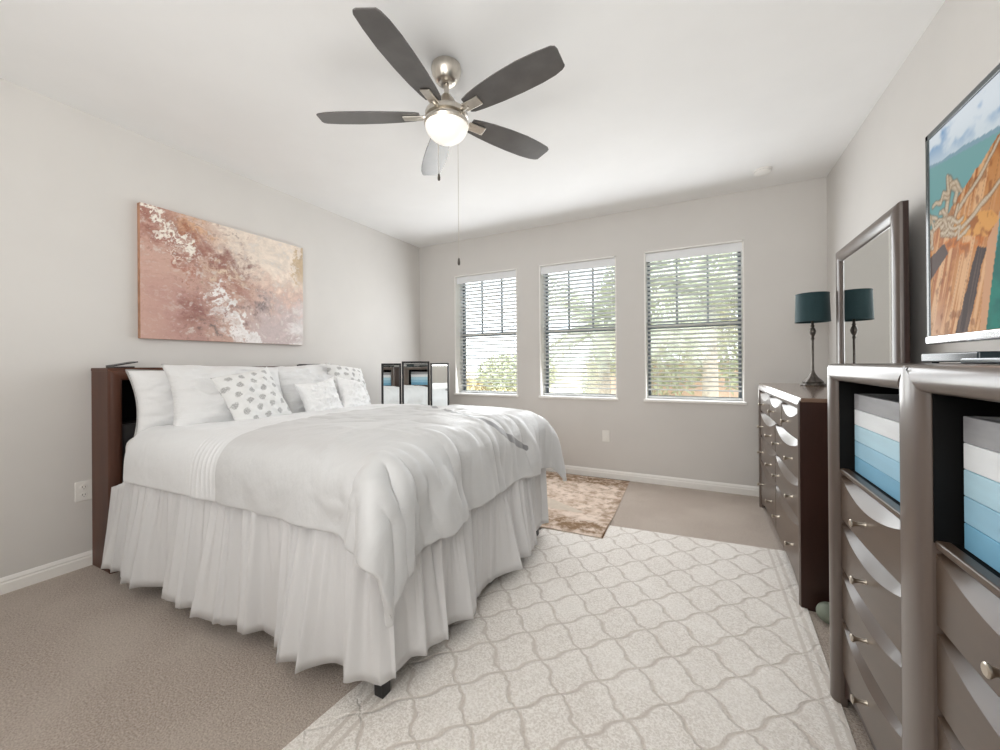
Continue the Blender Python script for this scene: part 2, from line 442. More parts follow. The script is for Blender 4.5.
# blinds: one is built, the others are copies
def blind(x0, x1):
    xc = (x0+x1)/2; hw = (x1-x0)/2-.016; yc = BW+.110
    r = thing('window_blind', None, 'blind', (xc, yc, WZ0+.03), group='white slatted blinds in the back wall windows')
    bm = newbm(); box(bm, xc-hw-.002, xc+hw+.002, BW+.030, BW+.040, WZ1-.098, WZ1-.013, .003); box(bm, xc-hw, xc+hw, BW+.040, yc-.028, WZ1-.040, WZ1-.014); box(bm, xc-hw, xc+hw, yc-.028, yc+.028, WZ1-.07, WZ1-.014, .003)
    obj('valance', bm, M['blind'], r)
    bm = newbm(); z = WZ1-.105; tl = math.radians(-16)
    while z > WZ0+.07:
        vs = []
        n = 4
        for sx in (-hw, hw):
            for k in range(n+1):
                u = -.025+.05*k/n; cr = .0022*(1-(u/.025)**2)
                for th in (0, .0028):
                    vs.append(bm.verts.new((xc+sx, yc+u*math.cos(tl), z+u*math.sin(tl)+cr+th)))
        A, B = vs[:2*(n+1)], vs[2*(n+1):]
        for k in range(n):
            bm.faces.new((A[2*k+1], A[2*k+3], B[2*k+3], B[2*k+1])); bm.faces.new((A[2*k], B[2*k], B[2*k+2], A[2*k+2]))
        bm.faces.new((A[0], A[1], B[1], B[0])); bm.faces.new((A[-2], B[-2], B[-1], A[-1]))
        z -= .0425
    fix(bm); obj('slats', bm, M['blind'], r)
    bm = newbm(); box(bm, xc-hw, xc+hw, yc-.026, yc+.026, WZ0+.026, WZ0+.044, .005); obj('bottom_rail', bm, M['blind'], r)
    for k, sx in enumerate((-hw+.10, hw-.10)):
        bm = newbm()
        for dy in (-.027, .027): tube(bm, [(xc+sx, yc+dy, WZ0+.04), (xc+sx, yc+dy, WZ1-.05)], .0011, 5)
        obj('ladder_cord', bm, M['blind'], r)
    bm = newbm(); tube(bm, [(xc+hw-.05, yc-.04, WZ1-.08), (xc+hw-.05, yc-.042, 1.68)], .0022, 6); tube(bm, [(xc+hw-.05, yc-.042, 1.68), (xc+hw-.05, yc-.042, 1.64)], [.004, .0065], 8)
    obj('pull_cord', bm, M['blind'], r)
    return r
b0 = blind(*WX[0]); b0['label'] = 'white slatted blind in the leftmost window, nearest the three-panel mirror'
for k, lab in ((1, 'white slatted blind in the middle window of the back wall'), (2, 'white slatted blind in the rightmost window, nearest the teal table lamp')):
    c = copy_tree(b0); c.location.x = sum(WX[k])/2; c['label'] = lab

# wall fittings
r = thing('power_outlet', 'cream duplex power outlet on the left wall beside the headboard', 'outlet', (LW, .988, .455))
bm = newbm(); box(bm, LW-.001, LW+.006, .950, 1.026, .397, .515, .004); obj('cover_plate', bm, M['white_plastic'], r)
for z in (.478, .432):
    bm = newbm(); lathe(bm, [(.017, 0), (.017, .008), (.015, .009)], (LW, .988, z), 20, 'x'); o = obj('socket', bm, M['white_plastic'], r)
    bm = newbm()
    for dy in (-.006, .006): box(bm, LW+.0085, LW+.0095, .988+dy-.0012, .988+dy+.0012, z-.002, z+.007)
    box(bm, LW+.0085, LW+.0095, .9865, .9895, z-.011, z-.007); obj('slot', bm, M['slot'], o)
r = thing('wall_plate', 'white cover plate low on the back wall below the middle window', 'wall plate', (-.897, BW, .436))
bm = newbm(); box(bm, -.935, -.859, BW-.006, BW+.001, .378, .496, .004); obj('cover_plate', bm, M['white_plastic'], r)
bm = newbm(); box(bm, -.914, -.880, BW-.0095, BW-.005, .404, .470, .002); obj('rocker', bm, M['white_plastic'], r)
r = thing('smoke_detector', 'small round white smoke detector on the ceiling near the right wall', 'smoke detector', (.45, 3.80, H))
bm = newbm(); lathe(bm, [(.062, 0), (.062, -.012), (.056, -.026), (.030, -.034), (0.002, -.034)], (.45, 3.80, H), 32); fix(bm); obj('housing', bm, M['white_plastic'], r, True)
bm = newbm(); lathe(bm, [(.058, -.012), (.0605, -.016), (.0575, -.020)], (.45, 3.80, H), 32, cap=False); obj('vent_ring', bm, M['slot'], r)

# ================================================================== BED
HX = -3.072
HY0, HY1 = 1.02, 2.655
bed = thing('bed', 'dark wood bed with a bookcase headboard against the left wall', 'bed', (-2.1, 1.83, 0))
HB = LW+.016
bm = newbm()
box(bm, HB, HX, HY0, HY0+.03, 0, 1.175, .004); box(bm, HB, HX, HY1-.03, HY1, 0, 1.175, .004)
box(bm, HB, HX+.004, HY0-.002, HY1+.002, 1.172, 1.192, .004)
hb = obj('headboard', bm, M['wood_red'], bed)
bm = newbm(); box(bm, HB, HB+.015, HY0+.03, HY1-.03, .05, 1.172); box(bm, HB+.015, HX-.02, HY0+.03, HY1-.03, .845, .865)
for y in (1.56, 2.10): box(bm, HB+.015, HX-.02, y-.01, y+.01, .865, 1.172)
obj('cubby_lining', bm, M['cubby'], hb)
bm = newbm(); w = .062
def mit(w): return lambda o: (o+w/2)
moulding(bm, (HX, HY0+w/2, 0), (HX, HY0+w/2, 1.18), (0, 1, 0), (1, 0, 0), w, .022, None, mit(w))
moulding(bm, (HX, HY1-w/2, 0), (HX, HY1-w/2, 1.18), (0, -1, 0), (1, 0, 0), w, .022, None, mit(w))
moulding(bm, (HX, HY0, 1.18-w/2), (HX, HY1, 1.18-w/2), (0, 0, -1), (1, 0, 0), w, .022, mit(w), mit(w))
fix(bm); obj('face_frame', bm, M['wood_red'], hb, True)
bm = newbm(); box(bm, HX-.03, HX-.008, HY0+.05, HY1-.05, .30, .855, .008); obj('padded_panel', bm, M['leather'], hb)
for (lx, ly) in ((-1.036, 1.082), (-1.036, 2.560)):
    bm = newbm(); vs = box(bm, lx-.028, lx+.028, ly-.028, ly+.028, .012, .34, .004)
    for v in vs:
        if v.is_valid and v.co.z < .1: v.co.x = lx+(v.co.x-lx)*.72; v.co.y = ly+(v.co.y-ly)*.72
    obj('leg', bm, M['black'], bed)
bm = newbm(); box(bm, HX, -1.00, 1.055, 1.08, .20, .34, .004); box(bm, HX, -1.00, 2.56, 2.585, .20, .34, .004); box(bm, -1.025, -1.00, 1.08, 2.56, .20, .34, .004); box(bm, HX, -1.02, 1.80, 1.84, .20, .27)
obj('side_rails', bm, M['black'], bed)
bm = newbm(); box(bm, HX+.01, -1.03, 1.085, 2.555, .27, .50, .03, 3); obj('box_spring', bm, M['mattress'], bed, True)
bm = newbm(); box(bm, HX+.015, -1.03, 1.075, 2.575, .505, .785, .06, 4); obj('mattress', bm, M['mattress'], bed, True)

# bed skirt: gathered ruffle round the near side, the foot and the far side
def ruffle():
    pts = []; x0, x1, y0, y1 = -3.055, -1.000, 1.045, 2.600
    def edge(a, b, nrm, n):
        for i in range(n+1): pts.append((Vector(a).lerp(Vector(b), i/n), Vector(nrm)))
    edge((x0, y0, 0), (x1-.005, y0, 0), (0, -1, 0), 330)
    edge((x1, y0+.005, 0), (x1, y1, 0), (1, 0, 0), 260)
    edge((x1, y1+.01, 0), (x0, y1+.01, 0), (0, 1, 0), 200)
    nz = 15; S = [0]
    for a, b in zip(pts, pts[1:]): S.append(S[-1]+(b[0]-a[0]).length)
    S = np.array(S)
    z0_ = np.zeros_like(S)
    gr = np.arange(0, 12, .01); den = .45+1.25*vn(gr*4.3, gr*0, 5)
    ph = np.interp(S, gr, np.cumsum(den)*.01)
    bigs = np.clip((fbm(S*7.5, z0_+.3, 15, 2)-.5)*4.2, -1.1, 1.1)+.35*np.sin(ph*2*math.pi/.15)
    mid = np.sin(ph*2*math.pi/.061+2*np.sin(S*3.7)+3*vn(S*3, z0_, 25))*(.2+1.1*vn(S*7.3, z0_, 35)); sml = np.sin(S*2*math.pi/.019+4*np.sin(S*7))
    cr = 1.4*(1-np.abs(2*fbm(S*17+2*vn(S*3, z0_, 44), z0_+.7, 61, 2)-1))**2.2-.5+.5*mid
    lift = vn(S*4.2, np.zeros_like(S), 9)
    tangential = np.cos(ph*2*math.pi/.15)
    bm = newbm(); G = []
    for i, (p, n) in enumerate(pts):
        tg = V(-n.y, n.x, 0); col = []
        e = min(S[i], 1)*0
        for k in range(nz):
            q = k/(nz-1)          # 0 top, 1 hem
            zt = .600-.10*max(0, 1-S[i]/.3)
            z = zt-(zt-.070-.040*lift[i]-.010*bigs[i])*q
            out = .004+.055*q+(.005+.048*q**1.1)*bigs[i]+(.016*(1-q)**.5+.011)*cr[i]*(1-.35*q)+.004*sml[i]*(1-q)**1.5
            col.append(bm.verts.new(p+n*max(out, -.012+.024*min(1, q*1.6))+tg*(.016*q*tangential[i])+V(-.07*q*max(0, 1-S[i]/.25) if S[i] < .25 else 0, 0, z)))
        G.append(col)
    for a, b in zip(G, G[1:]):
        for k in range(nz-1): bm.faces.new((a[k], a[k+1], b[k+1], b[k]))
    o = obj('bed_skirt', bm, M['skirt'], None, 'all')
    md = o.modifiers.new('thick', 'SOLIDIFY'); md.thickness = .0025
    tag(o, 'gathered white bed skirt hanging round the foot of the bed to the carpet', 'bed skirt')
ruffle()

# comforter: a cloth settled over the mattress by a small position-based solver
def comforter():
    du = .036; Lu, Lv = 2.15, 2.07
    nu, nv = int(Lu/du)+1, int(Lv/du)+1
    U, Vv = np.meshgrid(np.arange(nu)*du, np.arange(nv)*du, indexing='ij')
    X0, Y0 = -2.83, .825
    P = np.stack([X0+U, Y0+Vv, np.full_like(U, .90)], -1)
    P[..., 2] += .02*(fbm(U*3, Vv*3, 3)-.5)
    Q = P.copy()
    bx0, bx1, by0, by1, bz = -3.05, -.985, 1.035, 2.625, .825
    rr = .10
    def batches():
        for (dx, dy, st) in ((1, 0, 1.), (0, 1, 1.), (1, 1, .5), (1, -1, .5), (2, 0, .35), (0, 2, .35), (4, 0, .03), (0, 4, .03)):
            L = du*math.hypot(dx, dy)
            par = max(dx, abs(dy))*1
            for ph in range(2):
                ii = np.arange(nu-dx)
                if dx: ii = ii[(ii//dx) % 2 == ph]
                jj = np.arange(max(0, -dy), nv-max(0, dy))
                if not dx: jj = jj[(jj//dy) % 2 == ph]
                I, J = np.meshgrid(ii, jj, indexing='ij')
                yield I.ravel(), J.ravel(), I.ravel()+dx, J.ravel()+dy, L, st
    B = list(batches())
    cx_, cy_ = (bx0+bx1)/2, (by0+by1)/2; hx, hy = (bx1-bx0)/2, (by1-by0)/2
    def collide(P, Q):
        x = P[..., 0]-cx_; y = P[..., 1]-cy_
        crown = .055*np.clip(1-(y/hy)**4, 0, 1)*np.clip((P[..., 0]+2.75)/.8, 0, 1)*np.clip(1-(np.maximum(P[..., 0]+1.25, 0)/.35)**2, 0, 1)
        top = bz+crown
        q = np.stack([np.abs(x)-(hx-rr), np.abs(y)-(hy-rr), P[..., 2]-(top-rr)], -1)
        qm = np.maximum(q, 0); ln = np.linalg.norm(qm, axis=-1)
        inside = np.minimum(q.max(-1), 0)
        d = ln+inside-rr
        hit = d < 0
        # normal
        g = qm/np.maximum(ln, 1e-9)[..., None]
        ax = q.argmax(-1); e = np.eye(3)[ax]
        g = np.where((ln > 1e-6)[..., None], g, e)
        g = g*np.stack([np.sign(x), np.sign(y), np.ones_like(x)], -1)
        P = P-np.where(hit, d, 0)[..., None]*g
        # skirt flare further down keeps the hem out
        lo = P[..., 2] < .55
        Q2 = np.where(hit[..., None], Q+(P-Q)*.35, Q)   # friction
        v = P-Q2
        return P, np.where(hit[..., None], P-v*.35, Q)
    for it in range(420):
        vel = (P-Q)*.97; Q = P.copy(); P = P+vel; P[..., 2] -= .00022
        for k in range(7):
            for I, J, I2, J2, L, st in B:
                d = P[I2, J2]-P[I, J]; l = np.linalg.norm(d, axis=1)
                c = (d*((l-L)/np.maximum(l, 1e-9)*.5*st)[:, None])
                P[I, J] += c; P[I2, J2] -= c
            if k % 3 == 2: P, Q = collide(P, Q)
        P, Q = collide(P, Q)
    # soft wrinkles
    ex = np.maximum(P[..., 0]+.945, 0); ey = np.maximum(1.0-P[..., 1], 0); ef = np.maximum(P[..., 1]-2.66, 0)
    P[..., 0] -= ex*.62; P[..., 1] += ey*.55; P[..., 1] -= ef*.5
    P[..., 2] -= np.where(P[..., 2] < .7, ex*.55+ey*.55+ef*.2, 0)*sm(.72, .55, P[..., 2])
    def up(a, k=3):
        for ax_ in (0, 1):
            n0 = a.shape[ax_]; x = np.arange(n0); xn = np.linspace(0, n0-1, (n0-1)*k+1)
            m_ = np.moveaxis(a, ax_, 0); i0 = np.clip(xn.astype(int), 0, n0-2); f = (xn-i0).reshape(-1, *([1]*(m_.ndim-1)))
            a = np.moveaxis(m_[i0]*(1-f)+m_[i0+1]*f, 0, ax_)
        return a
    P, U, Vv = up(P), up(U), up(Vv)
    for _ in range(3):
        P[1:-1] = .5*P[1:-1]+.25*(P[2:]+P[:-2]); P[:, 1:-1] = .5*P[:, 1:-1]+.25*(P[:, 2:]+P[:, :-2])
    nu, nv = U.shape
    nrm = np.cross(np.gradient(P, axis=0), np.gradient(P, axis=1)); nrm /= np.maximum(np.linalg.norm(nrm, axis=-1, keepdims=True), 1e-9)
    if nrm[nu//2, nv//2, 2] < 0: nrm = -nrm
    R = random.Random(4)
    hang = sm(1.74, 1.98, U); wr = np.zeros_like(U)
    def ridge(p, q, w0, w1, amp):
        # soft fold from p to q (u, v), widening from w0 to w1
        dx, dy = q[0]-p[0], q[1]-p[1]; l2 = dx*dx+dy*dy
        tt = ((U-p[0])*dx+(Vv-p[1])*dy)/l2; d = ((U-p[0])*dy-(Vv-p[1])*dx)/math.sqrt(l2)
        w_ = w0+(w1-w0)*np.clip(tt, 0, 1)
        return amp*np.exp(-(d/w_)**2)*sm(-.12, .35, tt)*sm(1.35, 1.0, tt)
    for k in range(17):                                  # folds down the foot end
        v = .22+1.65*(k+R.uniform(-.35, .35))/17; sl = R.uniform(-.10, .12)
        wr += ridge((R.uniform(1.66, 1.86), v), (2.16, v+sl), R.uniform(.014, .022), R.uniform(.020, .034), R.uniform(.010, .022)*R.choice((1, 1, 1, -.7))*(1 if v < 1.1 else .55))
    for a_, am in ((-1.35, .012), (-1.0, .024), (-.62, -.014), (-.30, .024), (.0, .014)):  # folds fanning out at the near corner
        wr += ridge((1.74, .30), (1.74+.48*math.cos(a_), .30+.48*math.sin(a_)), .018, .034, am)
    for k in range(16):                                  # creases on the top
        u, v = R.uniform(.55, 1.6), R.uniform(.45, 1.55); a_ = R.gauss(.5, .45); L_ = R.uniform(.15, .4)
        wr += ridge((u, v), (u+L_*math.cos(a_), v+L_*math.sin(a_)), .012, .020, R.uniform(.004, .010)*R.choice((1, -1)))
    cre = (1-np.abs(2*fbm(U*3.2+1.4*fbm(U*2, Vv*2, 4), Vv*4.5, 11, 4)-1))**5
    wr += .010*(cre-.3)+.014*(fbm(U*4, Vv*5, 33, 3)-.5)+.010*hang*(fbm(Vv*14, U*2.2, 21, 3)-.5)
    wr *= .35+.65*sm(.30, .62, Vv+.9*sm(1.3, 1.8, U))
    P = P+nrm*wr[..., None]
    me = bpy.data.meshes.new('comforter')
    fs = [(i*nv+j, (i+1)*nv+j, (i+1)*nv+j+1, i*nv+j+1) for i in range(nu-1) for j in range(nv-1)]
    c0 = Vector((-1.9, 1.83, .5))
    me.from_pydata((P.reshape(-1, 3)-np.array(c0)).tolist(), [], fs)
    uvl = me.uv_layers.new(name='UVMap'); li = np.empty(len(me.loops), np.int32); me.loops.foreach_get('vertex_index', li)
    uvl.data.foreach_set('uv', np.stack([U.ravel()[li], Vv.ravel()[li]], 1).astype(np.float32).ravel())
    me.polygons.foreach_set('use_smooth', [True]*len(me.polygons))
    o = obj('comforter', me, M['comforter']); o.location = c0
    s = o.modifiers.new('thick', 'SOLIDIFY'); s.thickness = .03; s.offset = 1
    s = o.modifiers.new('smooth', 'SUBSURF'); s.levels = 1; s.render_levels = 1
    tag(o, 'puffy white satin comforter spread over the bed with a grey ribbon line', 'comforter')
    return P
PC = comforter()
def bed_top(x, y):
    d = (PC[..., 0]-x)**2+(PC[..., 1]-y)**2
    k = np.unravel_index(np.argmin(d), d.shape); return PC[k][2]+.02

# pillows
def pillow(name, label, cat, w, h, th, c, lean, yaw, roll, mat, seed, group, piping=None, part='cover', pinch=.06, power=2.6, fluff=0):
    """stands on its lower edge; c = centre, lean back angle, yaw about z, roll in its own plane"""
    n = 44; bm = newbm(); uvl = bm.loops.layers.uv.new('UVMap'); info = {}
    g = np.linspace(-1, 1, n); A, B = np.meshgrid(g, g, indexing='ij')
    tt = ((1-np.abs(A)**power)*(1-np.abs(B)**power)).clip(0)**.55
    wx = A*(1-pinch*(1-np.abs(A)*0)*B**2*(1-.0)*(np.abs(A)**3)*-.6-pinch*(1-B**2)*np.abs(A)**2)
    wy = B*(1-pinch*(1-A**2)*np.abs(B)**2)
    wr = (fbm(A*1.6+seed, B*1.6, seed)-.5)*.16+(1-np.abs(2*fbm(A*2.2+seed+B*.8, B*3.4, seed+5, 3)-1))**3*.16-.06+(fbm(A*7+seed, B*5, seed+9, 3)-.5)*.08
    R = Matrix.Translation(c) @ Matrix.Rotation(yaw, 4, 'Z') @ Matrix.Rotation(lean, 4, 'Y') @ Matrix.Rotation(roll, 4, 'X')
    sides = []
    for s in (1, -1):
        vs = {}
        for i in range(n):
            for j in range(n):
                if s == -1 and (i in (0, n-1) or j in (0, n-1)): vs[i, j] = sides[0][i, j]; continue
                d = th/2*tt[i, j]*(1+wr[i, j]*2.2)+fluff*(rng.random()-.5)*min(1, tt[i, j]*2)
                vs[i, j] = bm.verts.new((s*d, wx[i, j]*w/2, wy[i, j]*h/2)); info[vs[i, j]] = (A[i, j]*w/2, B[i, j]*h/2)
        sides.append(vs)
        for i in range(n-1):
            for j in range(n-1):
                q = (vs[i, j], vs[i+1, j], vs[i+1, j+1], vs[i, j+1])
                f = bm.faces.new(q if s == 1 else q[::-1])
                for lp in f.loops: lp[uvl].uv = info[lp.vert]
    rim = [(wx[i, 0]*w/2, wy[i, 0]*h/2) for i in range(n)]+[(wx[n-1, j]*w/2, wy[n-1, j]*h/2) for j in range(n)]+[(wx[i, n-1]*w/2, wy[i, n-1]*h/2) for i in range(n-1, -1, -1)]+[(wx[0, j]*w/2, wy[0, j]*h/2) for j in range(n-1, -1, -1)]
    xform(bm, bm.verts, R)
    r = thing(name, label, cat, tuple(Vector(c)-V(0, 0, h/2)), group)
    o = obj(part, bm, mat, r, 'all')
    if piping:
        b2 = newbm(); pts = []
        for a, b in rim:
            p = V(0, a, b)
            if not pts or (p-pts[-1]).length > .004: pts.append(p)
        tube(b2, pts, .005, 6); xform(b2, b2.verts, R); obj('piping', b2, piping, r, 'all')
    return r
G1 = 'pillows piled against the headboard'
Rd = math.radians
pillow('bed_pillow', 'plain white pillow with grey piping at the near end of the headboard', 'pillow', .66, .40, .17, (-2.90, 1.40, .985), Rd(-14), 0, 0, M['white_fab'], 3, G1, M['pipe'])
pillow('bed_pillow', 'plain white pillow mostly hidden behind the far leaf-print cushion', 'pillow', .66, .40, .17, (-2.92, 2.25, .985), Rd(-12), 0, 0, M['white_fab'], 8, G1, M['pipe'])
pillow('pillow_sham', 'large crinkled white sham nearest the camera, behind the left leaf-print cushion', 'pillow', .66, .46, .20, (-2.70, 1.50, 1.00), Rd(-31), Rd(-6), Rd(-3), M['sham'], 13, G1)
pillow('pillow_sham', 'large crinkled white sham in the middle, behind the small fluffy cushions', 'pillow', .60, .44, .19, (-2.73, 2.10, 1.01), Rd(-29), Rd(3), Rd(3), M['sham'], 19, G1)
pillow('throw_pillow', 'square leaf-print cushion leaning left of the small fluffy cushions', 'cushion', .35, .38, .14, (-2.535, 1.54, .995), Rd(-28), Rd(-4), Rd(12), M['leaf'], 23, G1)
pillow('throw_pillow', 'square leaf-print cushion at the far right end of the pillows', 'cushion', .38, .41, .14, (-2.66, 2.42, 1.01), Rd(-26), Rd(6), Rd(-8), M['leaf'], 29, G1)
pillow('fluffy_cushion', 'small fluffy white cushion nearer the left leaf-print cushion', 'cushion', .30, .29, .15, (-2.48, 1.99, .955), Rd(-20), Rd(-6), Rd(8), M['fluffy'], 31, G1, part='fluffy_cover', pinch=.16, fluff=.006)
pillow('fluffy_cushion', 'small fluffy white cushion in front of the right leaf-print cushion', 'cushion', .28, .29, .14, (-2.49, 2.30, .955), Rd(-24), Rd(8), Rd(-12), M['fluffy'], 37, G1, part='fluffy_cover', pinch=.16, fluff=.006)

# small items lying on top of the headboard
r = thing('folded_case', 'small black folded case lying on the near end of the headboard top', 'case', (-3.2, 1.12, 1.193))
bm = newbm(); box(bm, -3.25, -3.14, 1.07, 1.17, 1.192, 1.200, .002); obj('base', bm, M['black'], r)
bm = newbm(); vs = box(bm, -3.25, -3.14, 1.07, 1.19, 0, .007, .002); xform(bm, vs, Matrix.Translation((0, 1.07, 1.2)) @ Matrix.Rotation(Rd(12), 4, 'X') @ Matrix.Translation((0, -1.07, 0))); obj('lid', bm, M['black'], r)
bm = newbm(); box(bm, -3.26, -3.12, 2.36, 2.52, 1.192, 1.206, .004); box(bm, -3.25, -3.13, 2.37, 2.51, 1.206, 1.210, .002)
tag(obj('tablet_case', bm, M['black']), 'flat black slab lying on the far end of the headboard top', 'tablet')

# ================================================================== PAINTING
def paint(u, v):
    a = 1.34; x = u*a
    w1 = fbm(x*3, v*3, 41)-.5; w2 = fbm(x*3, v*3, 57)-.5
    g1 = fbm(x*10+3*w1, v*16+3*w2, 71, 5, .65)-.5; g2 = fbm(x*16+2*w2, v*10+3*w1, 73, 5, .65)-.5
    w3 = g1; w4 = fbm(x*26+4*w1, v*30+4*w2, 83, 4, .7)-.5
    calm = sm(.28, .10, u)*sm(.75, .5, v); rough = 1-.75*calm
    X = u+.14*w1+rough*(.30*g1+.14*w4); Y = v+.16*w2+rough*(.34*g2+.14*w4)
    C = np.zeros(u.shape+(3,))
    def over(mask, col, amt=1.):
        nonlocal C
        mk = (np.clip(mask, 0, 1)*amt)[..., None]; C = C*(1-mk)+lin(col)*mk
    C[:] = lin((214, 176, 158))
    over(sm(.5, .1, X)*sm(.7, .3, Y), (190, 142, 132)); over(sm(.25, .0, X), (212, 168, 152), .8)
    over(sm(.35, .75, X+.5*(Y-.5))*sm(.35, .75, Y), (238, 222, 206))
    over(sm(.42, .7, X)*sm(.55, .2, Y), (205, 186, 184))
    # diagonal rust band from the upper left to the middle
    dline = (Y-(.95-.85*X))
    over(np.exp(-(dline/.16)**2)*sm(.75, .45, X)*sm(.36, .6, w3+.5+.1), (158, 92, 74), .85)
    over(np.exp(-((X-.46)/.09)**2-((Y-.72)/.08)**2), (134, 72, 62), .85); over(np.exp(-((X-.59)/.07)**2-((Y-.63)/.06)**2), (140, 84, 76), .8)
    over(np.exp(-((X-.28)/.08)**2-((Y-.25)/.12)**2), (136, 72, 68), .75)
    over(np.exp(-((X-.24)/.06)**2-((Y-.86)/.07)**2), (166, 96, 58), .85)
    over(np.exp(-((X-.30)/.10)**2-((Y-.93)/.05)**2), (222, 170, 120), .7)
    # white streaks
    s1 = np.abs(Y-(1.0-1.05*X)); over(sm(.075, .03, s1)*sm(.30, .22, X)*sm(.44, .50, w4+.5+.03), (246, 238, 226))
    over(sm(.03, .012, np.abs(Y-(.84-1.0*X)))*sm(.05, .10, X)*sm(.20, .14, X), (240, 228, 214), .9); s2 = np.abs(X-(.636-.667*Y)); over(sm(.05, .018, s2)*sm(.48, .42, Y), (246, 242, 240))
    over(sm(.08, .03, np.abs(X-(.55-.5*Y)))*sm(.26, .12, Y), (248, 244, 242), .9)
    over(np.exp(-((X-.42)/.13)**2-((Y-.58)/.035)**2), (236, 216, 188), .85); over(sm(.035, .012, np.abs(Y-(.86-1.5*X)))*sm(.04, .1, X)*sm(.28, .2, X), (176, 102, 80), .7)
    # grey and dark specks
    over(np.exp(-((X-.36)/.06)**2-((Y-.17)/.07)**2)*sm(.48, .58, w4+.5), (108, 104, 104), .9)
    over(np.exp(-((X-.70)/.07)**2-((Y-.36)/.06)**2)*sm(.46, .58, w3+.5), (118, 108, 108), .9)
    over(np.exp(-((X-.55)/.10)**2-((Y-.30)/.06)**2)*sm(.5, .6, w4+.5), (130, 116, 114), .7)
    over(sm(.93, .97, X)*sm(.55, .75, Y), (190, 160, 116), .8)
    over(sm(.88, .98, X)*sm(.45, .1, Y), (228, 224, 222), .8)
    over(sm(.62, .72, w4+.5)*sm(.8, .5, u)*rough, (118, 80, 70), .5); over(sm(.40, .26, w4+.5)*rough, (246, 236, 228), .6); over(sm(.52, .66, g1+.5)*rough*sm(.75, .4, u), (150, 94, 76), .35)
    C = C*(1+rough*(.5*w4+.3*g1))[..., None]
    gr_ = C.mean(-1, keepdims=True); C = gr_+(C-gr_)*.86
    return C.clip(0, 1)
pt = thing('canvas_painting', 'abstract rust, mauve and cream canvas painting above the headboard', 'painting', (LW, 1.845, 1.385))
bm = newbm(); box(bm, LW+.001, LW+.038, 1.25, 2.441, 1.385, 2.279, .003); obj('stretched_canvas', bm, plain('canvas_edge', L3(186, 140, 112), .7, var=.2, scale=14), pt)
color_grid('painted_face', (LW+.0392, 1.25, 1.385), (0, 1.191, 0), (0, 0, .894), 300, 225, paint, M['paint'], pt)

# ================================================================== THREE-PANEL MIRROR AND ITS TABLE
cM = V(-2.745, 3.40, 0); nM = V(.748, -.663, 0).normalized(); tM = V(-nM.y, nM.x, 0)   # tM points to the right as seen from the front
tbl = thing('side_table', 'black side table behind the far side of the bed, under the three-panel mirror', 'table', (cM.x, cM.y, 0))
def MB(u, d, z): return cM+tM*u+nM*d+V(0, 0, z)
Mrot = Matrix.Translation(cM) @ Matrix(((tM.x, nM.x, 0, 0), (tM.y, nM.y, 0, 0), (0, 0, 1, 0), (0, 0, 0, 1)))
bm = newbm(); vs = box(bm, -.38, .38, -.16, .22, .655, .685, .004); xform(bm, bm.verts, Mrot); fix(bm); obj('table_top', bm, M['black'], tbl)
bm = newbm(); box(bm, -.35, .35, -.13, .19, .57, .655, .003); xform(bm, bm.verts, Mrot); fix(bm); obj('apron', bm, M['black'], tbl)
for u in (-.335, .335):
    for d in (-.115, .175):
        bm = newbm(); box(bm, u-.02, u+.02, d-.02, d+.02, 0.0, .60, .003); xform(bm, bm.verts, Mrot); fix(bm); obj('leg', bm, M['black'], tbl)
tri = thing('trifold_mirror', 'black framed three-panel folding mirror standing behind the bed in the corner', 'mirror', (cM.x, cM.y, .686))
def panel(name, w, h, Mx):
    bm = newbm(); b = .020; d = .018
    box(bm, -w/2, -w/2+b, -d, 0, 0, h, .002); box(bm, w/2-b, w/2, -d, 0, 0, h, .002); box(bm, -w/2, w/2, -d, 0, 0, b, .002); box(bm, -w/2, w/2, -d, 0, h-b, h, .002)
    box(bm, -w/2+.005, w/2-.005, -d, -d+.005, .005, h-.005)
    xform(bm, bm.verts, Mx); fix(bm); o = obj(name, bm, M['black'], tri)
    bm = newbm(); box(bm, -w/2+b-.002, w/2-b+.002, -d+.005, -.006, b-.002, h-b+.002); xform(bm, bm.verts, Mx); fix(bm); obj('mirror_glass', bm, M['mirror'], o)
cw, ch, ww, wh = .295, .545, .205, .525
T0 = Mrot @ Matrix.Translation((0, 0, .687)) @ Matrix.Rotation(Rd(.3), 4, 'X')
panel('center_panel', cw, ch, T0)
for s, ang in ((-1, Rd(6)), (1, Rd(20))):
    panel('side_panel', ww, wh, T0 @ Matrix.Translation((s*(cw/2+.004), 0, 0)) @ Matrix.Rotation(s*ang, 4, 'Z') @ Matrix.Translation((s*(ww/2+.003), 0, 0)))
for s in (-1, 1):
    for z in (.09, .38):
        bm = newbm(); lathe(bm, [(.005, -.02), (.005, .02)], (s*(cw/2+.004), .002, z), 10); xform(bm, bm.verts, T0); obj('hinge', bm, M['nickel'], tri)

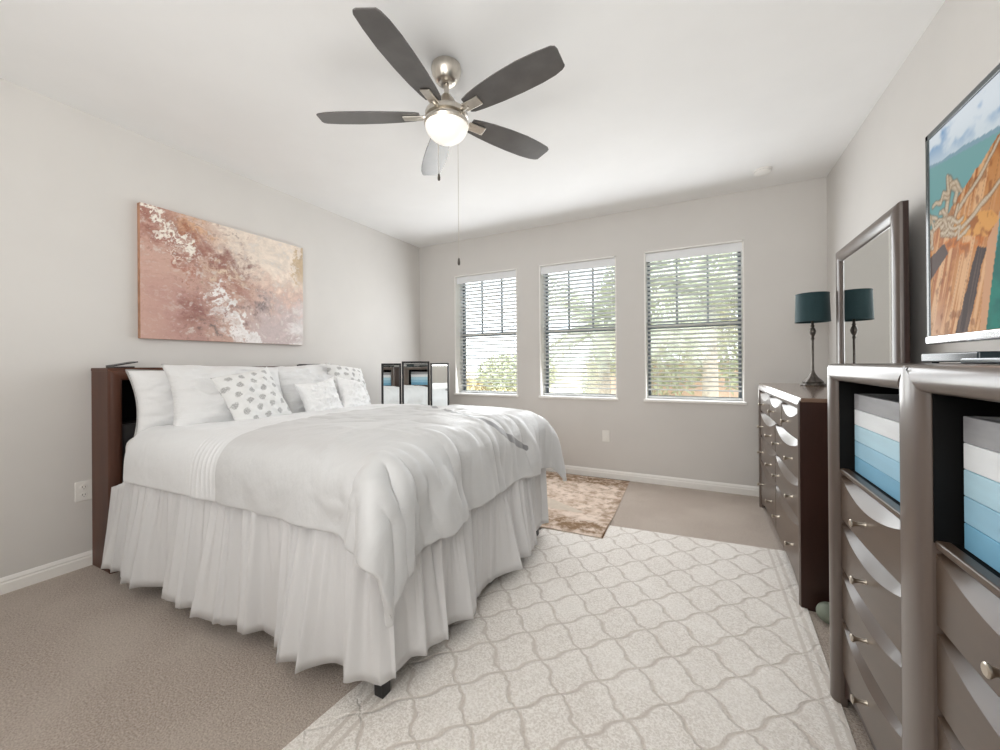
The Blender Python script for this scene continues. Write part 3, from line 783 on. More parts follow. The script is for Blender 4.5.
# ================================================================== RUGS
def rug(name, corners, th, mats, label, c0, lift=lambda x, y: 0):
    bm = newbm(); n = 24
    c = [Vector((*p, 0)) for p in corners]   # bl, br, tr, tl
    G = [[None]*(n+1) for _ in range(n+1)]
    for i in range(n+1):
        for j in range(n+1):
            p = c[0].lerp(c[1], i/n).lerp(c[3].lerp(c[2], i/n), j/n)
            e = min(i, j, n-i, n-j)
            G[i][j] = bm.verts.new((p.x, p.y, lift(p.x, p.y)+(th if e else th*.75)))
    for i in range(n):
        for j in range(n): bm.faces.new((G[i][j], G[i+1][j], G[i+1][j+1], G[i][j+1]))
    rimv = [G[i][0] for i in range(n)]+[G[n][j] for j in range(n)]+[G[i][n] for i in range(n, 0, -1)]+[G[0][j] for j in range(n, 0, -1)]
    low = [bm.verts.new((v.co.x, v.co.y, .001+lift(v.co.x, v.co.y))) for v in rimv]
    for k in range(len(rimv)):
        f = bm.faces.new((rimv[k], low[k], low[(k+1) % len(low)], rimv[(k+1) % len(low)])); f.material_index = 1
    f = bm.faces.new(low); f.material_index = 1
    fix(bm)
    bmesh.ops.translate(bm, verts=bm.verts, vec=-Vector(c0)); me = bpy.data.meshes.new(name); bm.to_mesh(me); bm.free()
    o = obj(name, me, mats); o.location = c0
    return tag(o, label, 'rug')
RC = (-.33, 1.74, 0)
t, c, line, ax, nf, nz, nb = rug_mat(RC[0]+.114, RC[1]-1.99+.0)
inner = t.m('SUBTRACT', 1, t.step(ax, .685, .690))
b1 = t.m('MULTIPLY', t.step(ax, .688, .693), t.m('SUBTRACT', 1, t.step(ax, .703, .708)))
b2 = t.m('MULTIPLY', t.step(ax, .728, .733), t.m('SUBTRACT', 1, t.step(ax, .745, .750)))
mask = t.m('MAXIMUM', t.m('MULTIPLY', line, inner), t.m('MULTIPLY', t.m('MAXIMUM', b1, b2), .8))
mask = t.m('MULTIPLY', mask, t.m('ADD', .12, t.m('MULTIPLY', t.step(nf, .3, .65), .62)))
base = t.mix(t.step(nf, .35, .65), L3(216, 208, 199), L3(248, 243, 237)); base = t.mix(t.m('MULTIPLY', t.step(nb, .4, .65), .3), base, L3(252, 248, 242))
t.base(t.mix(mask, base, L3(182, 168, 156))); t.set(Roughness=.95, Sheen_Weight=.3); t.b.inputs['Specular IOR Level'].default_value = .1
t.bump(t.m('SUBTRACT', nf, t.m('MULTIPLY', line, .8)), .6, .008)
rug('area_rug', [(-1.19, .50), (.375, .50), (.470, 3.035), (-1.02, 2.925)], .011, [t.mat, M['rugside']], 'large cream trellis rug on the carpet at the foot of the bed', RC)
rug('accent_rug', [(-2.30, 2.672), (-.604, 2.70), (-.655, 4.165), (-2.32, 4.135)], .007, [M['brown_rug'], M['rugside']], 'brown distressed rug on the carpet below the windows', (-1.47, 3.42, 0), lambda x, y: .0115*max(0, min(1, (3.12-y)/.10)) if x > -1.3 else .0115*max(0, min(1, (3.12-y)/.10))*max(0, 1-(-1.3-x)/.2))

# ================================================================== DRAWERED FURNITURE (fronts face -X)
def drawer(xf, y0, y1, z0, z1, parent, knobs, sag=.045, klen=.034, bow=.006):
    """front with a bevelled top edge whose lower line sags in an arc"""
    bm = newbm(); n = 40; rows = []
    for i in range(n+1):
        s = i/n; y = y0+(y1-y0)*s; a = 1-(2*s-1)**2
        dd = .006+sag*a; xo = xf-bow*a
        rows.append([bm.verts.new(p) for p in ((xf+.030, y, z1), (xf+.026, y, z1), (xo, y, z1-dd), (xo, y, z0+.004), (xo+.004, y, z0), (xf+.030, y, z0))])
    for a, b in zip(rows, rows[1:]):
        for k in range(5): bm.faces.new((a[k], a[k+1], b[k+1], b[k]))
        bm.faces.new((a[5], a[0], b[0], b[5]))
    bm.faces.new(rows[0]); bm.faces.new(rows[-1][::-1]); fix(bm)
    for f in bm.faces: f.smooth = len(f.verts) == 4
    for a, b in zip(rows, rows[1:]):
        for k in range(6): bm.edges.get((a[k], b[k])).smooth = False
    for r_ in (rows[0], rows[-1]):
        for k in range(6): bm.edges.get((r_[k], r_[(k+1) % 6])).smooth = False
    o = obj('drawer', bm, M['wood_front'], parent)
    for y in knobs:
        bm = newbm(); z = z0+(z1-z0)*.44; x = xf-bow
        lathe(bm, [(.0075, .002), (.006, -.004), (.0055, -klen*.55), (.008, -klen*.8), (.0115, -klen*.92), (.0115, -klen), (.009, -klen-.002)], (x, y, z), 20, 'x'); fix(bm)
        obj('knob', bm, M['pewter'], o, True)
    return o

# tall two-column chest, nearest on the right
CXF, CXB = .42, .925
chest = thing('chest_of_drawers', 'tall espresso chest with two columns of drawers under the television', 'chest of drawers', (.67, 1.2, 0))
YA, YB, TZ = .570, 1.825, 1.19
bm = newbm()
box(bm, CXF+.006, CXB, YB-.03, YB-.002, 0, 1.165, .002); box(bm, CXF+.006, CXB, YA+.002, YA+.03, 0, 1.165, .002)
box(bm, CXF+.02, CXB, 1.15, 1.25, .06, 1.165)
box(bm, CXF+.035, CXB, YA+.03, YB-.03, .06, .09)
box(bm, CXF+.004, CXB+.004, YA, YB, 1.163, TZ, .004)
box(bm, CXF+.02, CXB, YA+.01, YB-.01, .80, .822)
carc = obj('carcass', bm, M['wood'], chest)
bm = newbm(); box(bm, CXB-.012, CXB-.004, YA+.03, YB-.03, .09, 1.163)
for a, b in ((.6325, 1.137), (1.254, 1.7625)):
    box(bm, CXF+.0045, CXB-.012, a, a+.003, .823, 1.162); box(bm, CXF+.0045, CXB-.012, b-.003, b, .823, 1.162); box(bm, CXF+.021, CXB-.012, a, b, 1.158, 1.162); box(bm, CXF+.021, CXB-.012, a, b, .823, .826)
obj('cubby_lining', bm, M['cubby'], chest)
bm = newbm(); pw, cwid, rw, pr = .062, .116, .058, .022
XF = CXF+.003; YC = 1.1955
post = lambda o: (o+pw/2)*rw/pw
ZT = TZ-.001
moulding(bm, (XF, YB-pw/2, 0), (XF, YB-pw/2, ZT), (0, -1, 0), (-1, 0, 0), pw, pr, None, post)
moulding(bm, (XF, YA+pw/2, 0), (XF, YA+pw/2, ZT), (0, 1, 0), (-1, 0, 0), pw, pr, None, post)
moulding(bm, (XF, YC, 0), (XF, YC, ZT), (0, 1, 0), (-1, 0, 0), cwid, pr, None, lambda o: abs(o)*2*rw/cwid)
zr = ZT-rw/2
moulding(bm, (XF, YC, zr), (XF, YB, zr), (0, 0, -1), (-1, 0, 0), rw, pr, lambda o: (o+rw/2)*cwid/2/rw-.004, lambda o: (o+rw/2)*pw/rw)
moulding(bm, (XF, YA, zr), (XF, YC, zr), (0, 0, -1), (-1, 0, 0), rw, pr, lambda o: (o+rw/2)*pw/rw, lambda o: (o+rw/2)*cwid/2/rw-.004)
box(bm, XF, XF+.018, YA, YB, ZT-rw, ZT); box(bm, XF, XF+.018, YC-cwid/2, YC+cwid/2, .05, ZT); box(bm, XF, XF+.018, YB-pw, YB, 0, ZT); box(bm, XF, XF+.018, YA, YA+pw, 0, ZT)
fix(bm); obj('face_frame', bm, M['wood_rail'], chest, True)
bm = newbm()
for a, b in ((1.264, 1.764), (.636, 1.136)): box(bm, CXF+.006, CXF+.03, a, b, .812, .828, .003)
obj('shelf_lip', bm, M['wood_front'], chest)
bm = newbm()
for a, b in ((1.262, 1.766), (.634, 1.138)):
    n = 12; R_ = []
    for i in range(n+1):
        s = i/n; z = .030+.055*(1-abs(2*s-1)**4)
        R_.append([bm.verts.new((x, a+(b-a)*s, zz)) for x, zz in ((CXF+.012, .118), (CXF+.012, z), (CXF+.034, z), (CXF+.034, .118))])
    for p, q in zip(R_, R_[1:]):
        for k in range(4): bm.faces.new((p[k], p[(k+1) % 4], q[(k+1) % 4], q[k]))
    bm.faces.new(R_[0]); bm.faces.new(R_[-1][::-1])
fix(bm); obj('base_rail', bm, M['wood'], chest)
for (a, b) in ((1.264, 1.764), (.636, 1.136)):
    for z0, z1 in ((.652, .806), (.482, .642), (.310, .472), (.122, .300)):
        drawer(CXF+.008, a, b, z0, z1, chest, [(a+b)/2])

# storage boxes with painted plank fronts in the cubbies
def plank_box(y0, y1, label):
    r = thing('storage_box', label, 'box', (.6, (y0+y1)/2, .827), 'plank-front boxes in the chest cubbies')
    x0 = .458; zb, hh = .8275, .262; cols = [(112, 168, 200), (150, 195, 218), (176, 213, 230), (226, 230, 233), (140, 140, 142)]
    bm = newbm(); box(bm, x0+.014, .86, y0, y0+.012, zb, zb+hh); box(bm, x0+.014, .86, y1-.012, y1, zb, zb+hh); box(bm, .85, .862, y0, y1, zb, zb+hh); box(bm, x0+.014, .86, y0, y1, zb, zb+.012)
    obj('body', bm, MP['grey'], r)
    for k in range(5):
        bm = newbm(); zz = zb+hh*k/5; box(bm, x0, x0+.014, y0, y1, zz+.0006, zz+hh/5-.0006, .0012, 1); obj('front_plank', bm, MP[k], r)
MP = {'grey': plain('grey_wood', L3(140, 140, 140), .6)}
for k, cc in enumerate([(124, 184, 216), (160, 206, 230), (186, 222, 238), (236, 240, 243), (150, 150, 153)]):
    MP[k] = plain('painted_plank', L3(*cc), .5, var=.05 if k < 4 else .16, scale=22, stretch=(1, .15, 1))
plank_box(1.285, 1.735, 'plank-front box in blues, white and grey in the far cubby of the chest')
plank_box(.66, 1.110, 'plank-front box in blues, white and grey in the near cubby of the chest')

# long dresser below the wall mirror
DXF, DXB = .42, .925; DY0, DY1, DZ = 2.37, 3.93, 1.022
dr = thing('dresser', 'long espresso dresser against the right wall below the framed mirror', 'dresser', (.67, 3.15, 0))
bm = newbm()
box(bm, DXF, DXB, DY0, DY0+.028, 0, DZ-.012, .003); box(bm, DXF+.03, DXB, DY1-.028, DY1, 0, DZ-.02, .003)
box(bm, DXF+.035, DXB, DY0+.02, DY1-.02, .07, .10); box(bm, DXB-.012, DXB-.002, DY0+.02, DY1-.02, .09, DZ-.02)
box(bm, DXF+.034, DXB-.02, 3.12, 3.18, .09, .80)
for z in (.395, .595, .797): box(bm, DXF+.034, DXB-.02, DY0+.02, DY1-.02, z-.008, z+.008)
obj('carcass', bm, M['wood'], dr)
t_ = plain('polished_brown_top', (.205, .135, .098), .16, var=.12, scale=8, stretch=(1, .12, 1), coat=.6)
bm = newbm(); box(bm, DXF+.004, DXB+.004, DY0-.004, DY1+.004, DZ-.020, DZ, .004); obj('top', bm, t_, dr)
bm = newbm(); XF = DXF+.022; pw = .05; rw = .058
post = lambda o: (o+pw/2)*rw/pw
moulding(bm, (XF, DY1-pw/2, 0), (XF, DY1-pw/2, DZ-.006), (0, -1, 0), (-1, 0, 0), pw, .026, None, post)
moulding(bm, (XF, DY0+pw/2, 0), (XF, DY0+pw/2, DZ-.006), (0, 1, 0), (-1, 0, 0), pw, .026, None, post)
moulding(bm, (XF, DY0, DZ-.006-rw/2), (XF, DY1, DZ-.006-rw/2), (0, 0, -1), (-1, 0, 0), rw, .026, lambda o: (o+rw/2)*pw/rw, lambda o: (o+rw/2)*pw/rw)
fix(bm); obj('face_frame', bm, M['wood_rail'], dr, True)
bm = newbm(); n = 16; R_ = []
for i in range(n+1):
    s = i/n; z = .018+.062*(1-abs(2*s-1)**6)
    R_.append([bm.verts.new((x, DY0+.05+(DY1-DY0-.10)*s, zz)) for x, zz in ((DXF+.012, .102), (DXF+.012, z), (DXF+.034, z), (DXF+.034, .102))])
for p, q in zip(R_, R_[1:]):
    for k in range(4): bm.faces.new((p[k], p[(k+1) % 4], q[(k+1) % 4], q[k]))
bm.faces.new(R_[0]); bm.faces.new(R_[-1][::-1]); fix(bm); obj('base_rail', bm, M['wood_front'], dr)
a, b = DY0+.052, DY1-.052; w3 = (b-a)/3; w2 = (b-a)/2
for k in range(3):
    drawer(DXF+.008, a+k*w3+.006, a+(k+1)*w3-.006, .803, .955, dr, [a+(k+.5)*w3], .05)
for z0, z1 in ((.602, .790), (.402, .588), (.106, .388)):
    for k in range(2):
        y0, y1 = a+k*w2+.006, a+(k+1)*w2-.006
        drawer(DXF+.008, y0, y1, z0, z1, dr, [y0+.2*w2, y1-.2*w2], .05)

# framed mirror standing on the dresser
MY0, MY1, MZ0, MZ1 = 2.505, 3.47, DZ, 1.946
mr = thing('dresser_mirror', 'tall dark framed mirror standing on the dresser against the right wall', 'mirror', (.87, 3.0, DZ))
MX = .842; fw = .085
bm = newbm()
moulding(bm, (MX, MY0+fw/2, MZ0), (MX, MY0+fw/2, MZ1), (0, 1, 0), (-1, 0, 0), fw, .026, lambda o: o+fw/2, lambda o: o+fw/2)
moulding(bm, (MX, MY1-fw/2, MZ0), (MX, MY1-fw/2, MZ1), (0, -1, 0), (-1, 0, 0), fw, .026, lambda o: o+fw/2, lambda o: o+fw/2)
moulding(bm, (MX, MY0, MZ1-fw/2), (MX, MY1, MZ1-fw/2), (0, 0, -1), (-1, 0, 0), fw, .026, lambda o: o+fw/2, lambda o: o+fw/2)
moulding(bm, (MX, MY0, MZ0+fw/2), (MX, MY1, MZ0+fw/2), (0, 0, 1), (-1, 0, 0), fw, .026, lambda o: o+fw/2, lambda o: o+fw/2)
fix(bm); obj('frame', bm, M['wood_rail'], mr, True)
bm = newbm(); box(bm, MX-.001, MX+.022, MY0, MY1, MZ0, MZ1, .003); obj('backing_board', bm, M['wood'], mr)
bm = newbm(); box(bm, MX-.006, MX-.0015, MY0+fw-.004, MY1-fw+.004, MZ0+fw-.004, MZ1-fw+.004); obj('mirror_glass', bm, M['mirror'], mr)
for y in (MY0+.2, MY1-.2):
    bm = newbm(); box(bm, MX+.022, MX+.045, y-.03, y+.03, MZ0, MZ1-.3, .003); obj('support_bar', bm, M['wood'], mr)

# table lamp
LX, LY = .720, 3.60
lp = thing('table_lamp', 'table lamp with a teal drum shade and dark turned stem on the dresser', 'lamp', (LX, LY, DZ))
bm = newbm(); n = 32
prof = [(.072, 0), (.074, .006), (.070, .014), (.058, .020), (.060, .028), (.046, .046), (.030, .064), (.018, .084), (.011, .100), (.008, .115)]
vs = lathe(bm, prof, (LX, LY, DZ), 48)
for v in vs:
    q = v.co-V(LX, LY, 0); rr = math.hypot(q.x, q.y); hh = v.co.z-DZ
    if rr > .03:
        k = 1+.07*math.cos(8*math.atan2(q.y, q.x)); v.co.x = LX+q.x*k; v.co.y = LY+q.y*k
fix(bm); obj('base', bm, M['bronze'], lp, True)
bm = newbm(); lathe(bm, [(.0075, .112), (.007, .20), (.0075, .33), (.012, .345), (.007, .352), (.017, .375), (.021, .395), (.016, .412), (.009, .425), (.013, .433), (.008, .442), (.008, .49)], (LX, LY, DZ), 24); fix(bm); obj('stem', bm, M['bronze'], lp, True)
bm = newbm(); so_ = .104; si = .098
lathe(bm, [(so_, .462), (si, .668), (si-.003, .668), (so_-.003, .462), (so_, .462)], (LX, LY, DZ), 48, cap=False); bmesh.ops.remove_doubles(bm, verts=bm.verts, dist=1e-5); fix(bm)
o = obj('lamp_shade', bm, M['shade'], lp, True)
for rr, z in ((so_, .464), (si, .666)):
    bm = newbm(); pts = [(LX+rr*math.cos(2*math.pi*k/40), LY+rr*math.sin(2*math.pi*k/40), DZ+z) for k in range(41)]; tube(bm, pts, .0022, 6); obj('shade_trim', bm, M['shade'], o, True)
bm = newbm()
for k in range(3):
    a_ = 2*math.pi*k/3; tube(bm, [(LX, LY, DZ+.64), (LX+.096*math.cos(a_), LY+.096*math.sin(a_), DZ+.655)], .002, 6)
tube(bm, [(LX, LY, DZ+.48), (LX, LY, DZ+.65)], .003, 8); obj('harp', bm, M['bronze'], lp, True)

# grey-green ball on the carpet
bm = newbm(); bmesh.ops.create_uvsphere(bm, u_segments=24, v_segments=16, radius=.05); bmesh.ops.scale(bm, vec=(1, 1, .9), verts=bm.verts); bmesh.ops.translate(bm, verts=bm.verts, vec=(.513, 2.30, .045))
tag(obj('ball', bm, M['ball'], None, 'all'), 'small grey-green round object on the carpet between dresser and chest', 'ball')

# ================================================================== TELEVISION
TX = .62; TY0, TY1, TZ0, TZ1 = .585, 1.69, 1.247, 1.888
tv = thing('television', 'flat television showing a wooden boat, standing on the tall chest', 'television', (TX+.04, 1.137, TZ))
bm = newbm(); bz = .019
box(bm, TX, TX+.03, TY0, TY0+bz, TZ0, TZ1, .003); box(bm, TX, TX+.03, TY1-bz, TY1, TZ0, TZ1, .003); box(bm, TX, TX+.03, TY0, TY1, TZ1-bz, TZ1, .003)
box(bm, TX+.006, TX+.045, TY0+.004, TY1-.004, TZ0+.004, TZ1-.004, .006)
obj('cabinet', bm, M['tv'], tv)
bm = newbm(); box(bm, TX-.004, TX+.03, TY0, TY1, TZ0, TZ0+.026, .006, 3); obj('bottom_bezel', bm, M['chrome'], tv)
SW, SH0, SH1 = TY1-TY0, 1.273, TZ1-bz
def inpoly(x, y, P):
    r = np.zeros(x.shape, bool); n = len(P)
    for i in range(n):
        (x1, y1), (x2, y2) = P[i], P[(i+1) % n]
        c = ((y1 > y) != (y2 > y)) & (x < (x2-x1)*(y-y1)/(y2-y1+1e-12)+x1); r ^= c
    return r
def dist_seg(x, y, P):
    d = np.full(x.shape, 9.)
    for (a, b), (c, e) in zip(P, P[1:]):
        l2 = (c-a)**2+(e-b)**2; tt = np.clip(((x-a)*(c-a)+(y-b)*(e-b))/l2, 0, 1); d = np.minimum(d, np.hypot(x-a-tt*(c-a), y-b-tt*(e-b)))
    return d
def boat(u, v):
    x = .013+u*(SW-.026); y = SH0+v*(SH1-SH0)          # metres from the left side of the set; height
    C = np.zeros(u.shape+(3,))
    def put(mk, col, amt=1.):
        nonlocal C
        q = (np.clip(mk.astype(float), 0, 1)*amt)[..., None]; C = C*(1-q)+lin(col)*q
    f1 = fbm(x*9, y*14, 3); f2 = fbm(x*40, y*40, 9); hor = 1.782-.15*x
    C[:] = lin((92, 150, 200)); put(sm(.42, .6, f1), (232, 240, 246)); put(sm(hor+.1, hor, y)*.8, (214, 226, 232))
    hill = y < hor+.02*fbm(x*12, y*0+1, 4); put(hill, (140, 170, 184))
    sea = y < hor; C = np.where(sea[..., None], lin((126, 172, 172)), C); put(sea*sm(hor, hor-.25, y), (86, 150, 148), .7)
    hull = inpoly(x, y, [(.36, 1.60), (.30, 1.40), (.255, 1.2), (1.2, 1.2), (1.2, 1.75)]); put(hull, (24, 128, 112)); put(hull*sm(.45, .6, f1), (10, 96, 90), .7)
    xw = x+.010*(fbm(x*30, y*30, 15)-.5); yw = y+.012*(fbm(x*30, y*30, 16)-.5)
    deck = inpoly(xw, yw, [(-.1, 1.2), (-.1, 1.585), (.09, 1.60), (.20, 1.66), (.36, 1.74), (.62, 1.90), (.70, 1.90), (.42, 1.62), (.335, 1.55), (.29, 1.40), (.262, 1.2)])
    al = (x-.20)*.94-(y-1.55)*.34                      # across the planks
    st = fbm(al*90, (y+x)*3, 22, 3); pl = np.abs(((al*24) % 1)-.5)
    put(deck, (202, 140, 84)); put(deck*sm(.42, .62, st), (232, 186, 140), .8); put(deck*sm(.55, .40, st)*sm(.45, .6, f1), (166, 92, 44), .7)
    put(deck*sm(.46, .5, pl), (116, 72, 46), .55)
    put(deck*sm(1.44, 1.28, y)*sm(.16, .0, x), (228, 190, 160), .75)
    put(deck*sm(.06, .02, np.abs(y-(1.50+.1*x)))*sm(.44, .56, f2), (206, 116, 34), .85); put(deck*sm(.58, .70, f2), (134, 74, 34), .6)
    put(inpoly(xw, yw, [(-.1, 1.47), (0, 1.505), (.092, 1.535), (.113, 1.50), (0, 1.435), (-.1, 1.40)]), (88, 70, 64))
    bar = inpoly(xw, yw, [(.245, 1.49), (.282, 1.475), (.19, 1.25), (.135, 1.25)]); put(bar, (66, 50, 46)); put(bar*sm(.45, .6, st), (112, 90, 82), .6)
    put(inpoly(x, y, [(.286, 1.49), (.335, 1.55), (.262, 1.2), (.240, 1.2)]), (210, 158, 118))
    cap = inpoly(xw, yw, [(.10, 1.60), (.11, 1.55), (.29, 1.50), (.33, 1.53), (.30, 1.56)]); put(cap, (224, 160, 84)); put(cap*sm(.47, .58, f2), (168, 100, 42))
    rr_ = random.Random(12); ropes = [([(-.05, 1.66), (.05, 1.62), (.09, 1.57), (.15, 1.545), (.2, 1.56), (.3, 1.60), (.5, 1.70)], .0075), ([(.12, 1.55), (.15, 1.60), (.26, 1.66), (.4, 1.76)], .0065), ([(.10, 1.61), (.115, 1.66), (.12, 1.705), (.135, 1.68), (.16, 1.665), (.15, 1.635)], .011)]
    for k in range(13):
        cx_, cy_ = rr_.uniform(-.02, .17), rr_.uniform(1.565, 1.665); a_ = rr_.uniform(-1.3, .9); P = []
        for t_i in range(6): P.append((cx_+.022*t_i*math.cos(a_), cy_+.022*t_i*math.sin(a_)*.8)); a_ += rr_.uniform(-.7, .7)
        ropes.append((P, rr_.uniform(.005, .0075)))
    for P, wd in ropes:
        d = dist_seg(xw, yw, P); put(sm(wd*1.5, wd*1.0, d), (128, 98, 70), .6)
        tw = .5+.5*np.sin((x*1.0+y*1.3)*520); put(sm(wd*1.0, wd*.5, d), (190, 168, 140)); put(sm(wd*.8, wd*.2, d)*tw, (226, 212, 190), .8)
    return C.clip(0, 1)
color_grid('screen', (TX-.001+.004, TY1-bz, SH0), (0, -(SW-2*bz), 0), (0, 0, SH1-SH0), 300, 170, boat, M['screen'], tv)
bm = newbm(); box(bm, TX+.03, TX+.06, 1.05, 1.22, TZ+.010, TZ0+.12, .006); obj('neck', bm, M['tv'], tv)
bm = newbm(); box(bm, TX-.06, TX+.17, .90, 1.37, TZ+.001, TZ+.013, .004); obj('foot', bm, M['gloss'], tv)
sb = thing('media_box', 'low glossy dark box lying on the chest below the television', 'media box', (.68, 1.53, TZ))
bm = newbm(); box(bm, .60, .78, 1.39, 1.672, TZ+.004, TZ+.030, .004, 3); obj('case', bm, M['gloss'], sb)
for y in (1.42, 1.64):
    for x in (.62, .76):
        bm = newbm(); lathe(bm, [(.008, 0), (.008, .005)], (x, y, TZ+.0005), 10); obj('rubber_foot', bm, M['tv'], sb)

# ================================================================== CEILING FAN
FX, FY, BZ = -1.165, 1.705, 2.480
fan = thing('ceiling_fan', 'five-bladed ceiling fan with charcoal blades, nickel motor and lit globe', 'ceiling fan', (FX, FY, H))
bm = newbm(); lathe(bm, [(.062, 0), (.074, -.004), (.078, -.020), (.074, -.045), (.056, -.080), (.040, -.095), (.020, -.098)], (FX, FY, H), 40); fix(bm); obj('canopy', bm, M['nickel'], fan, True)
bm = newbm(); lathe(bm, [(.013, -.09), (.013, -.15), (.024, -.155), (.030, -.165), (.034, -.18)], (FX, FY, H), 24); fix(bm); obj('downrod', bm, M['nickel'], fan, True)
bm = newbm(); lathe(bm, [(.030, 2.575), (.040, 2.565), (.056, 2.535), (.082, 2.51), (.104, 2.498), (.110, 2.488), (.110, 2.468), (.096, 2.462), (.096, 2.452), (.112, 2.448), (.116, 2.436), (.112, 2.425)], (FX, FY, 0), 48); fix(bm); obj('motor_housing', bm, M['nickel'], fan, True)
def blade_outline():
    up = [(.135, .040), (.155, .050), (.22, .060), (.32, .070), (.43, .076), (.53, .077), (.60, .072), (.640, .062), (.655, .052)]
    dn = [(.664, -.030), (.660, -.046), (.645, -.056), (.58, -.066), (.48, -.074), (.36, -.072), (.26, -.064), (.18, -.052), (.14, -.042)]
    return up+dn
for k in range(5):
    a_ = Rd(-82.3+72*k)
    Mx = Matrix.Translation((FX, FY, BZ)) @ Matrix.Rotation(a_, 4, 'Z')
    Mp = Mx @ Matrix.Rotation(Rd(-11), 4, 'X')
    bm = newbm(); P = blade_outline(); T = [bm.verts.new((x, y, .003)) for x, y in P]; Bt = [bm.verts.new((x, y, -.003)) for x, y in P]; n = len(P)
    bm.faces.new(T); bm.faces.new(Bt[::-1])
    for i in range(n): bm.faces.new((T[i], Bt[i], Bt[(i+1) % n], T[(i+1) % n]))
    fix(bm); xform(bm, bm.verts, Mp); bl = obj('blade', bm, M['blade'], fan)
    bm = newbm(); v1 = box(bm, .125, .225, -.026, .026, -.011, -.0035, .002); xform(bm, bm.verts, Mp)
    v2 = tube(bm, [Mx @ V(.085, 0, -.004), Mx @ V(.12, 0, -.006), Mp @ V(.15, 0, -.007)], [.012, .011, .009], 8)
    obj('blade_iron', bm, M['nickel'], bl)
t = NT('lit_frosted_globe'); t.base(L3(250, 246, 240)); t.set(Roughness=.35); t.b.inputs['Emission Color'].default_value = (1, .93, .84, 1); t.b.inputs['Emission Strength'].default_value = .45
bm = newbm(); prof = [(.111*math.sin(q), 2.438-.096*math.cos(q)) for q in np.linspace(.02, math.pi/2, 16)]
lathe(bm, prof, (FX, FY, 0), 48); fix(bm); obj('light_globe', bm, t.mat, fan, True)
for (dx, dy, z1, nm) in ((.052, .028, 1.735, 'long'), (-.046, -.024, 2.195, 'short')):
    x, y = FX+dx*2.1, FY+dy*2.1
    x, y = FX+dx*.0+(.0), FY
    s_ = 1 if nm == 'long' else -1
    q = Rv*(.047 if s_ > 0 else -.058)-V(Fv.x, Fv.y, 0)*(-.105)
    x, y = FX+q.x, FY+q.y
    bm = newbm(); tube(bm, [(x, y, 2.44), (x, y, z1+.035)], .0013, 6); o = obj('pull_chain', bm, M['nickel'], fan)
    bm = newbm(); lathe(bm, [(.002, .040), (.005, .034), (.0075, .018), (.007, .004), (.003, 0)], (x, y, z1), 14); fix(bm); obj('bob', bm, M['bronze'], o, True)

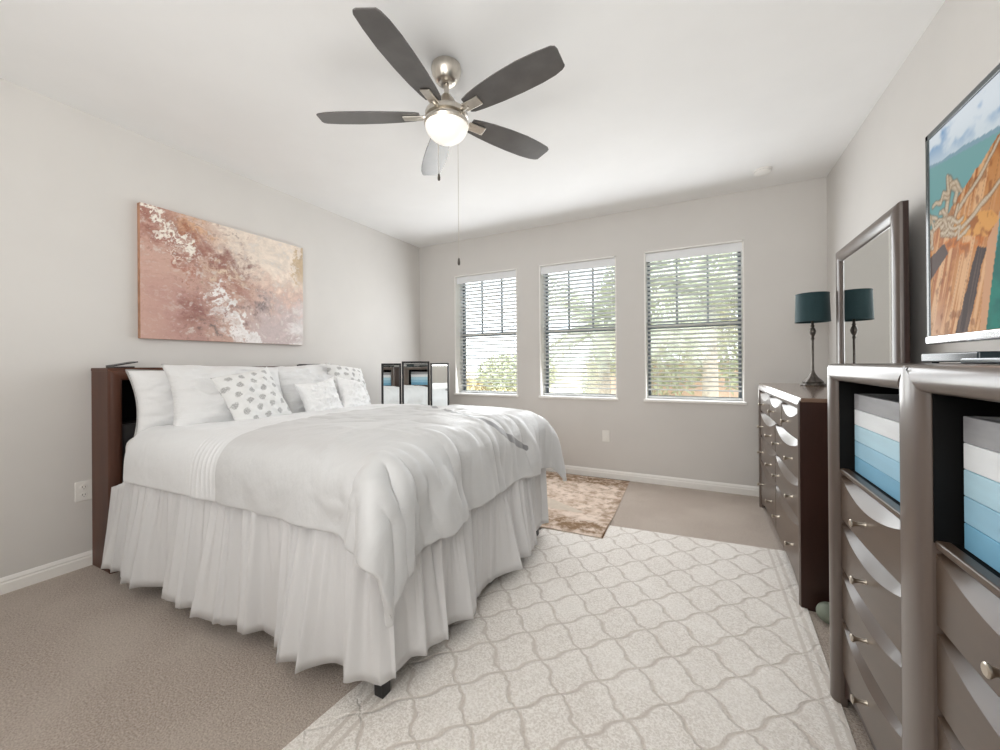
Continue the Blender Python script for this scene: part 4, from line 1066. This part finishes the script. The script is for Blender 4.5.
# ================================================================== GARDEN BEYOND THE WINDOWS
bm = newbm(); box(bm, -60, 60, BW+WT+.1, 90, -.4, -.25); gmat = plain('sandy_ground', L3(214, 196, 166), .95, var=.12, scale=1.2)
tag(obj('garden_ground', bm, gmat, recenter=False), kind='structure')
def leafmat(name, c, var=.35):
    t = NT(name); n = t.noise(t.coord(), 5, 3)
    t.base(t.mix(t.step(n, .3, .7), tuple(x*(1-var) for x in c), tuple(min(1, x*(1+var)) for x in c))); t.set(Roughness=.45)
    t.set(Subsurface_Weight=0.)
    return t.mat
LG = leafmat('palm_green', L3(186, 190, 168)); LD = leafmat('shrub_green', L3(180, 184, 156)); LT = leafmat('dry_shrub', L3(196, 180, 140)); TRK = plain('palm_trunk', L3(188, 178, 166), .9, var=.2, scale=14)
def palm(x, y, ht, n, ln, label, seed):
    R = random.Random(seed); r = thing('palm_tree', label, 'palm tree', (x, y, -.25), 'palms outside the windows')
    bm = newbm(); tube(bm, [(x, y, -.25), (x+.02, y, ht*.5), (x, y, ht)], [.14, .11, .10], 12); obj('trunk', bm, TRK, r, 'all')
    for k in range(n):
        a_ = 2*math.pi*k*.381966+R.uniform(-.2, .2); el = R.uniform(-.15, 1.25); L = ln*R.uniform(.8, 1.1)
        p = V(x, y, ht); d = V(math.cos(a_)*math.cos(el), math.sin(a_)*math.cos(el), math.sin(el)); S = 14; pts = [p.copy()]
        for i in range(S):
            d = (d+V(0, 0, -.10-.05*i/S)).normalized(); p = p+d*(L/S); pts.append(p.copy())
        bm = newbm(); tube(bm, pts, [.014*(1-.85*i/S) for i in range(S+1)], 5)
        for i in range(2, S+1):
            for j in (0, .33, .66):
                if i == S and j: continue
                c = pts[i] if not j else pts[i].lerp(pts[i+1], j); dd = (pts[min(i+1, S)]-pts[i-1]).normalized(); sd = dd.cross(V(0, 0, 1)).normalized()
                ll = L*.20*math.sin(math.pi*min(1, .15+.8*i/S))
                for s in (-1, 1):
                    tip = c+(sd*s*.75+dd*.6+V(0, 0, -.45)).normalized()*ll*R.uniform(.85, 1.1); wv = dd*.016
                    mid = c.lerp(tip, .5)+V(0, 0, .02)
                    v = [bm.verts.new(q_) for q_ in (c-wv*.6, c+wv*.6, mid+wv, mid-wv, tip)]
                    bm.faces.new((v[0], v[1], v[2], v[3])); bm.faces.new((v[3], v[2], v[4]))
        obj('frond', bm, LG, r)
palm(-1.62, 7.4, 1.75, 34, 2.0, 'pale green palm outside the middle window', 3)
palm(.10, 7.0, 2.05, 36, 2.0, 'pale green palm outside the rightmost window', 5)
def bush(x, y, w, h, n, mat, label, seed, ls=.07):
    R = random.Random(seed); r = thing('shrub', label, 'shrub', (x, y, -.25), 'shrubs in the garden')
    bm = newbm(); st = newbm()
    for k in range(9):
        a_ = R.uniform(0, 6.28); q = V(x+math.cos(a_)*w*.3, y+math.sin(a_)*w*.3, -.25+h*.6); tube(st, [(x, y, -.25), V(x, y, -.25).lerp(q, .5)+V(0, 0, .05), q], [.02, .014, .006], 5)
    for k in range(n):
        while True:
            q = V(R.uniform(-1, 1), R.uniform(-1, 1), R.uniform(-1, 1))
            if .3 < q.length < 1: break
        c = V(x+q.x*w/2, y+q.y*w/2, -.25+h*.55+q.z*h*.45); d = V(R.uniform(-1, 1), R.uniform(-1, 1), R.uniform(-.6, 1)).normalized()*ls; s = d.orthogonal().normalized()*ls*.3
        v = [bm.verts.new(p) for p in (c-d, c+s, c+d, c-s)]; bm.faces.new(v)
    obj('foliage', bm, mat, r); obj('stems', st, TRK, r)
bush(-6.6, 14.5, 3.4, 1.9, 2600, LD, 'broad green shrub standing beyond the leftmost window', 11, .13)
bush(-8.6, 13.6, 2.6, .9, 1500, LT, 'low dry tan shrub left in the leftmost window', 12, .10)
bush(-4.9, 9.8, 1.3, .75, 1100, LT, 'low dry tan shrub in front of the green shrub', 13, .08)
bush(-1.0, 10.6, 3.4, 4.6, 4200, LD, 'green shrub behind the palms, seen between the middle and right windows', 14, .12)
bush(1.2, 9.4, 2.6, 5.0, 4200, LD, 'green shrub behind the rightmost palm', 15, .11)
bm = newbm(); box(bm, -3.0, 4, 11.5, 11.7, -.25, 1.15, .01); box(bm, -3.05, 4.05, 11.45, 11.75, 1.15, 1.22, .01)
tag(obj('garden_wall', bm, M['concrete']), 'pale pinkish garden wall behind the palms', 'garden wall')
